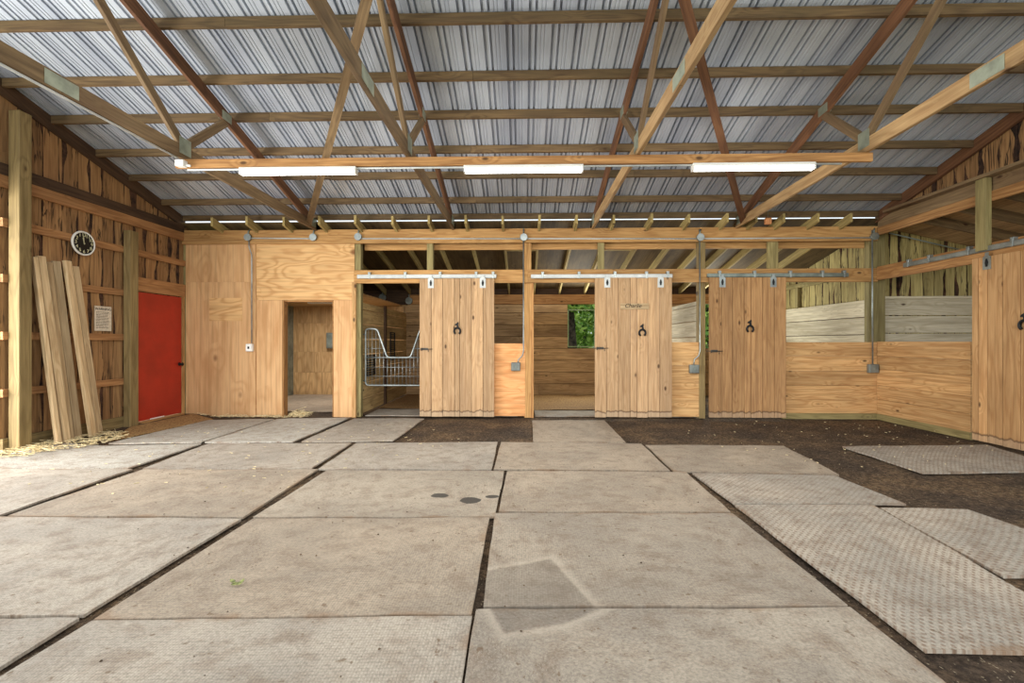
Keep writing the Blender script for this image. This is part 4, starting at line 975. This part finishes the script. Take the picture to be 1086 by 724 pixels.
o = debris().build('dirt_crumbs', M['dirt']); tag(o, 'scattered dry dirt crumbs lying over the mats', 'dirt', kind='stuff')
p = PZ(250, 619, .03); m = MB(9)
M['dry_leaf'] = simple('dry_leaf', (116, 120, 74), .8, 0, .3, 60)
lf = [(-.045, 0), (-.02, .018), (.015, .02), (.05, .004), (.02, -.014), (-.018, -.016)]
for k, (dx_, dy_, a) in enumerate(((0, 0, .2), (.035, .012, 1.5), (-.03, .014, 2.6))):
    ca, sa = math.cos(a), math.sin(a); m.prism([(.55 * (x * ca - y * sa) + dx_ * .7, .55 * (x * sa + y * ca) + dy_ * .7) for x, y in lf], p + Vector((0, 0, .004 * k)), (1, 0, 0), (0, 1, .2), (0, -.2, 1), .002)
o = m.build('fallen_leaf', M['dry_leaf']); tag(o, 'small crumpled green leaf lying on a grey mat', 'leaf')
# hanging block
p = PY(814.5, 234.5, 7.3); t = thing('hanging_block', p, 'small orange block hanging on a wire near the rightmost truss', 'block')
part('block', M['orange_block'], t, lambda m: m.abox(p.x - .045, p.x + .045, p.y - .03, p.y + .03, p.z - .05, p.z + .05), .006)
part('wire', M['galv_dark'], t, lambda m: m.tube([p + Vector((0, 0, .05)), (p.x, p.y, zr(p.y) + .05)], .003, 5))

# ------------------------------------------------------------------ trees outside
def tree(x, y, h, seed, lab):
    r = random.Random(seed); t = thing('tree', (x, y, -.06), lab, 'tree', 'trees outside the windows')
    part('trunk', M['bark_trunk'], t, lambda m: m.tube([(x, y, -.06), (x + r.uniform(-.15, .15), y, h * .4), (x + r.uniform(-.3, .3), y, h)], .2, 10, radii=[.22, .17, .08]), seed=seed)
    m = MB(seed)
    for _ in range(2000):
        a = r.uniform(0, 6.28); q = r.random() ** .5 * 1.05; zz = r.uniform(2.2 if seed == 700 else .2, h); c = Vector((x + q * math.cos(a), y + q * math.sin(a), zz))
        u = Vector((r.uniform(-1, 1), r.uniform(-1, 1), r.uniform(-1, 1))).normalized(); v = u.orthogonal().normalized(); s_ = r.uniform(.07, .17)
        m.poly([c - u * s_, c + v * s_ * .5, c + u * s_, c - v * s_ * .5])
    m.build('foliage', M['leaf'], t)
TREES = ((1.5, 13.6, 3.7, 'leafy tree with a dark trunk at the left edge of the middle stall window'), (3.15, 14.6, 3.8, 'leafy tree filling the right half of the middle stall window'), (5.6, 14.2, 3.8, 'leafy tree behind the slit left of the third door'),
    (1.9, 17.0, 4.4, 'leafy tree in the second row behind the middle stall window'), (4.1, 17.2, 4.4, 'leafy tree in the second row, right of the middle window'), (6.6, 16.9, 4.3, 'leafy tree in the second row behind the corner stall'),
    (2.6, 19.8, 5.1, 'tall leafy tree in the last row behind the middle window'), (5.0, 20.0, 5.2, 'tall leafy tree in the middle of the last row'), (7.9, 19.7, 5.1, 'tall leafy tree in the last row behind the corner stall'))
for k, (x, y, h, lab) in enumerate(TREES):
    tree(x, y, h, 700 + k, lab)
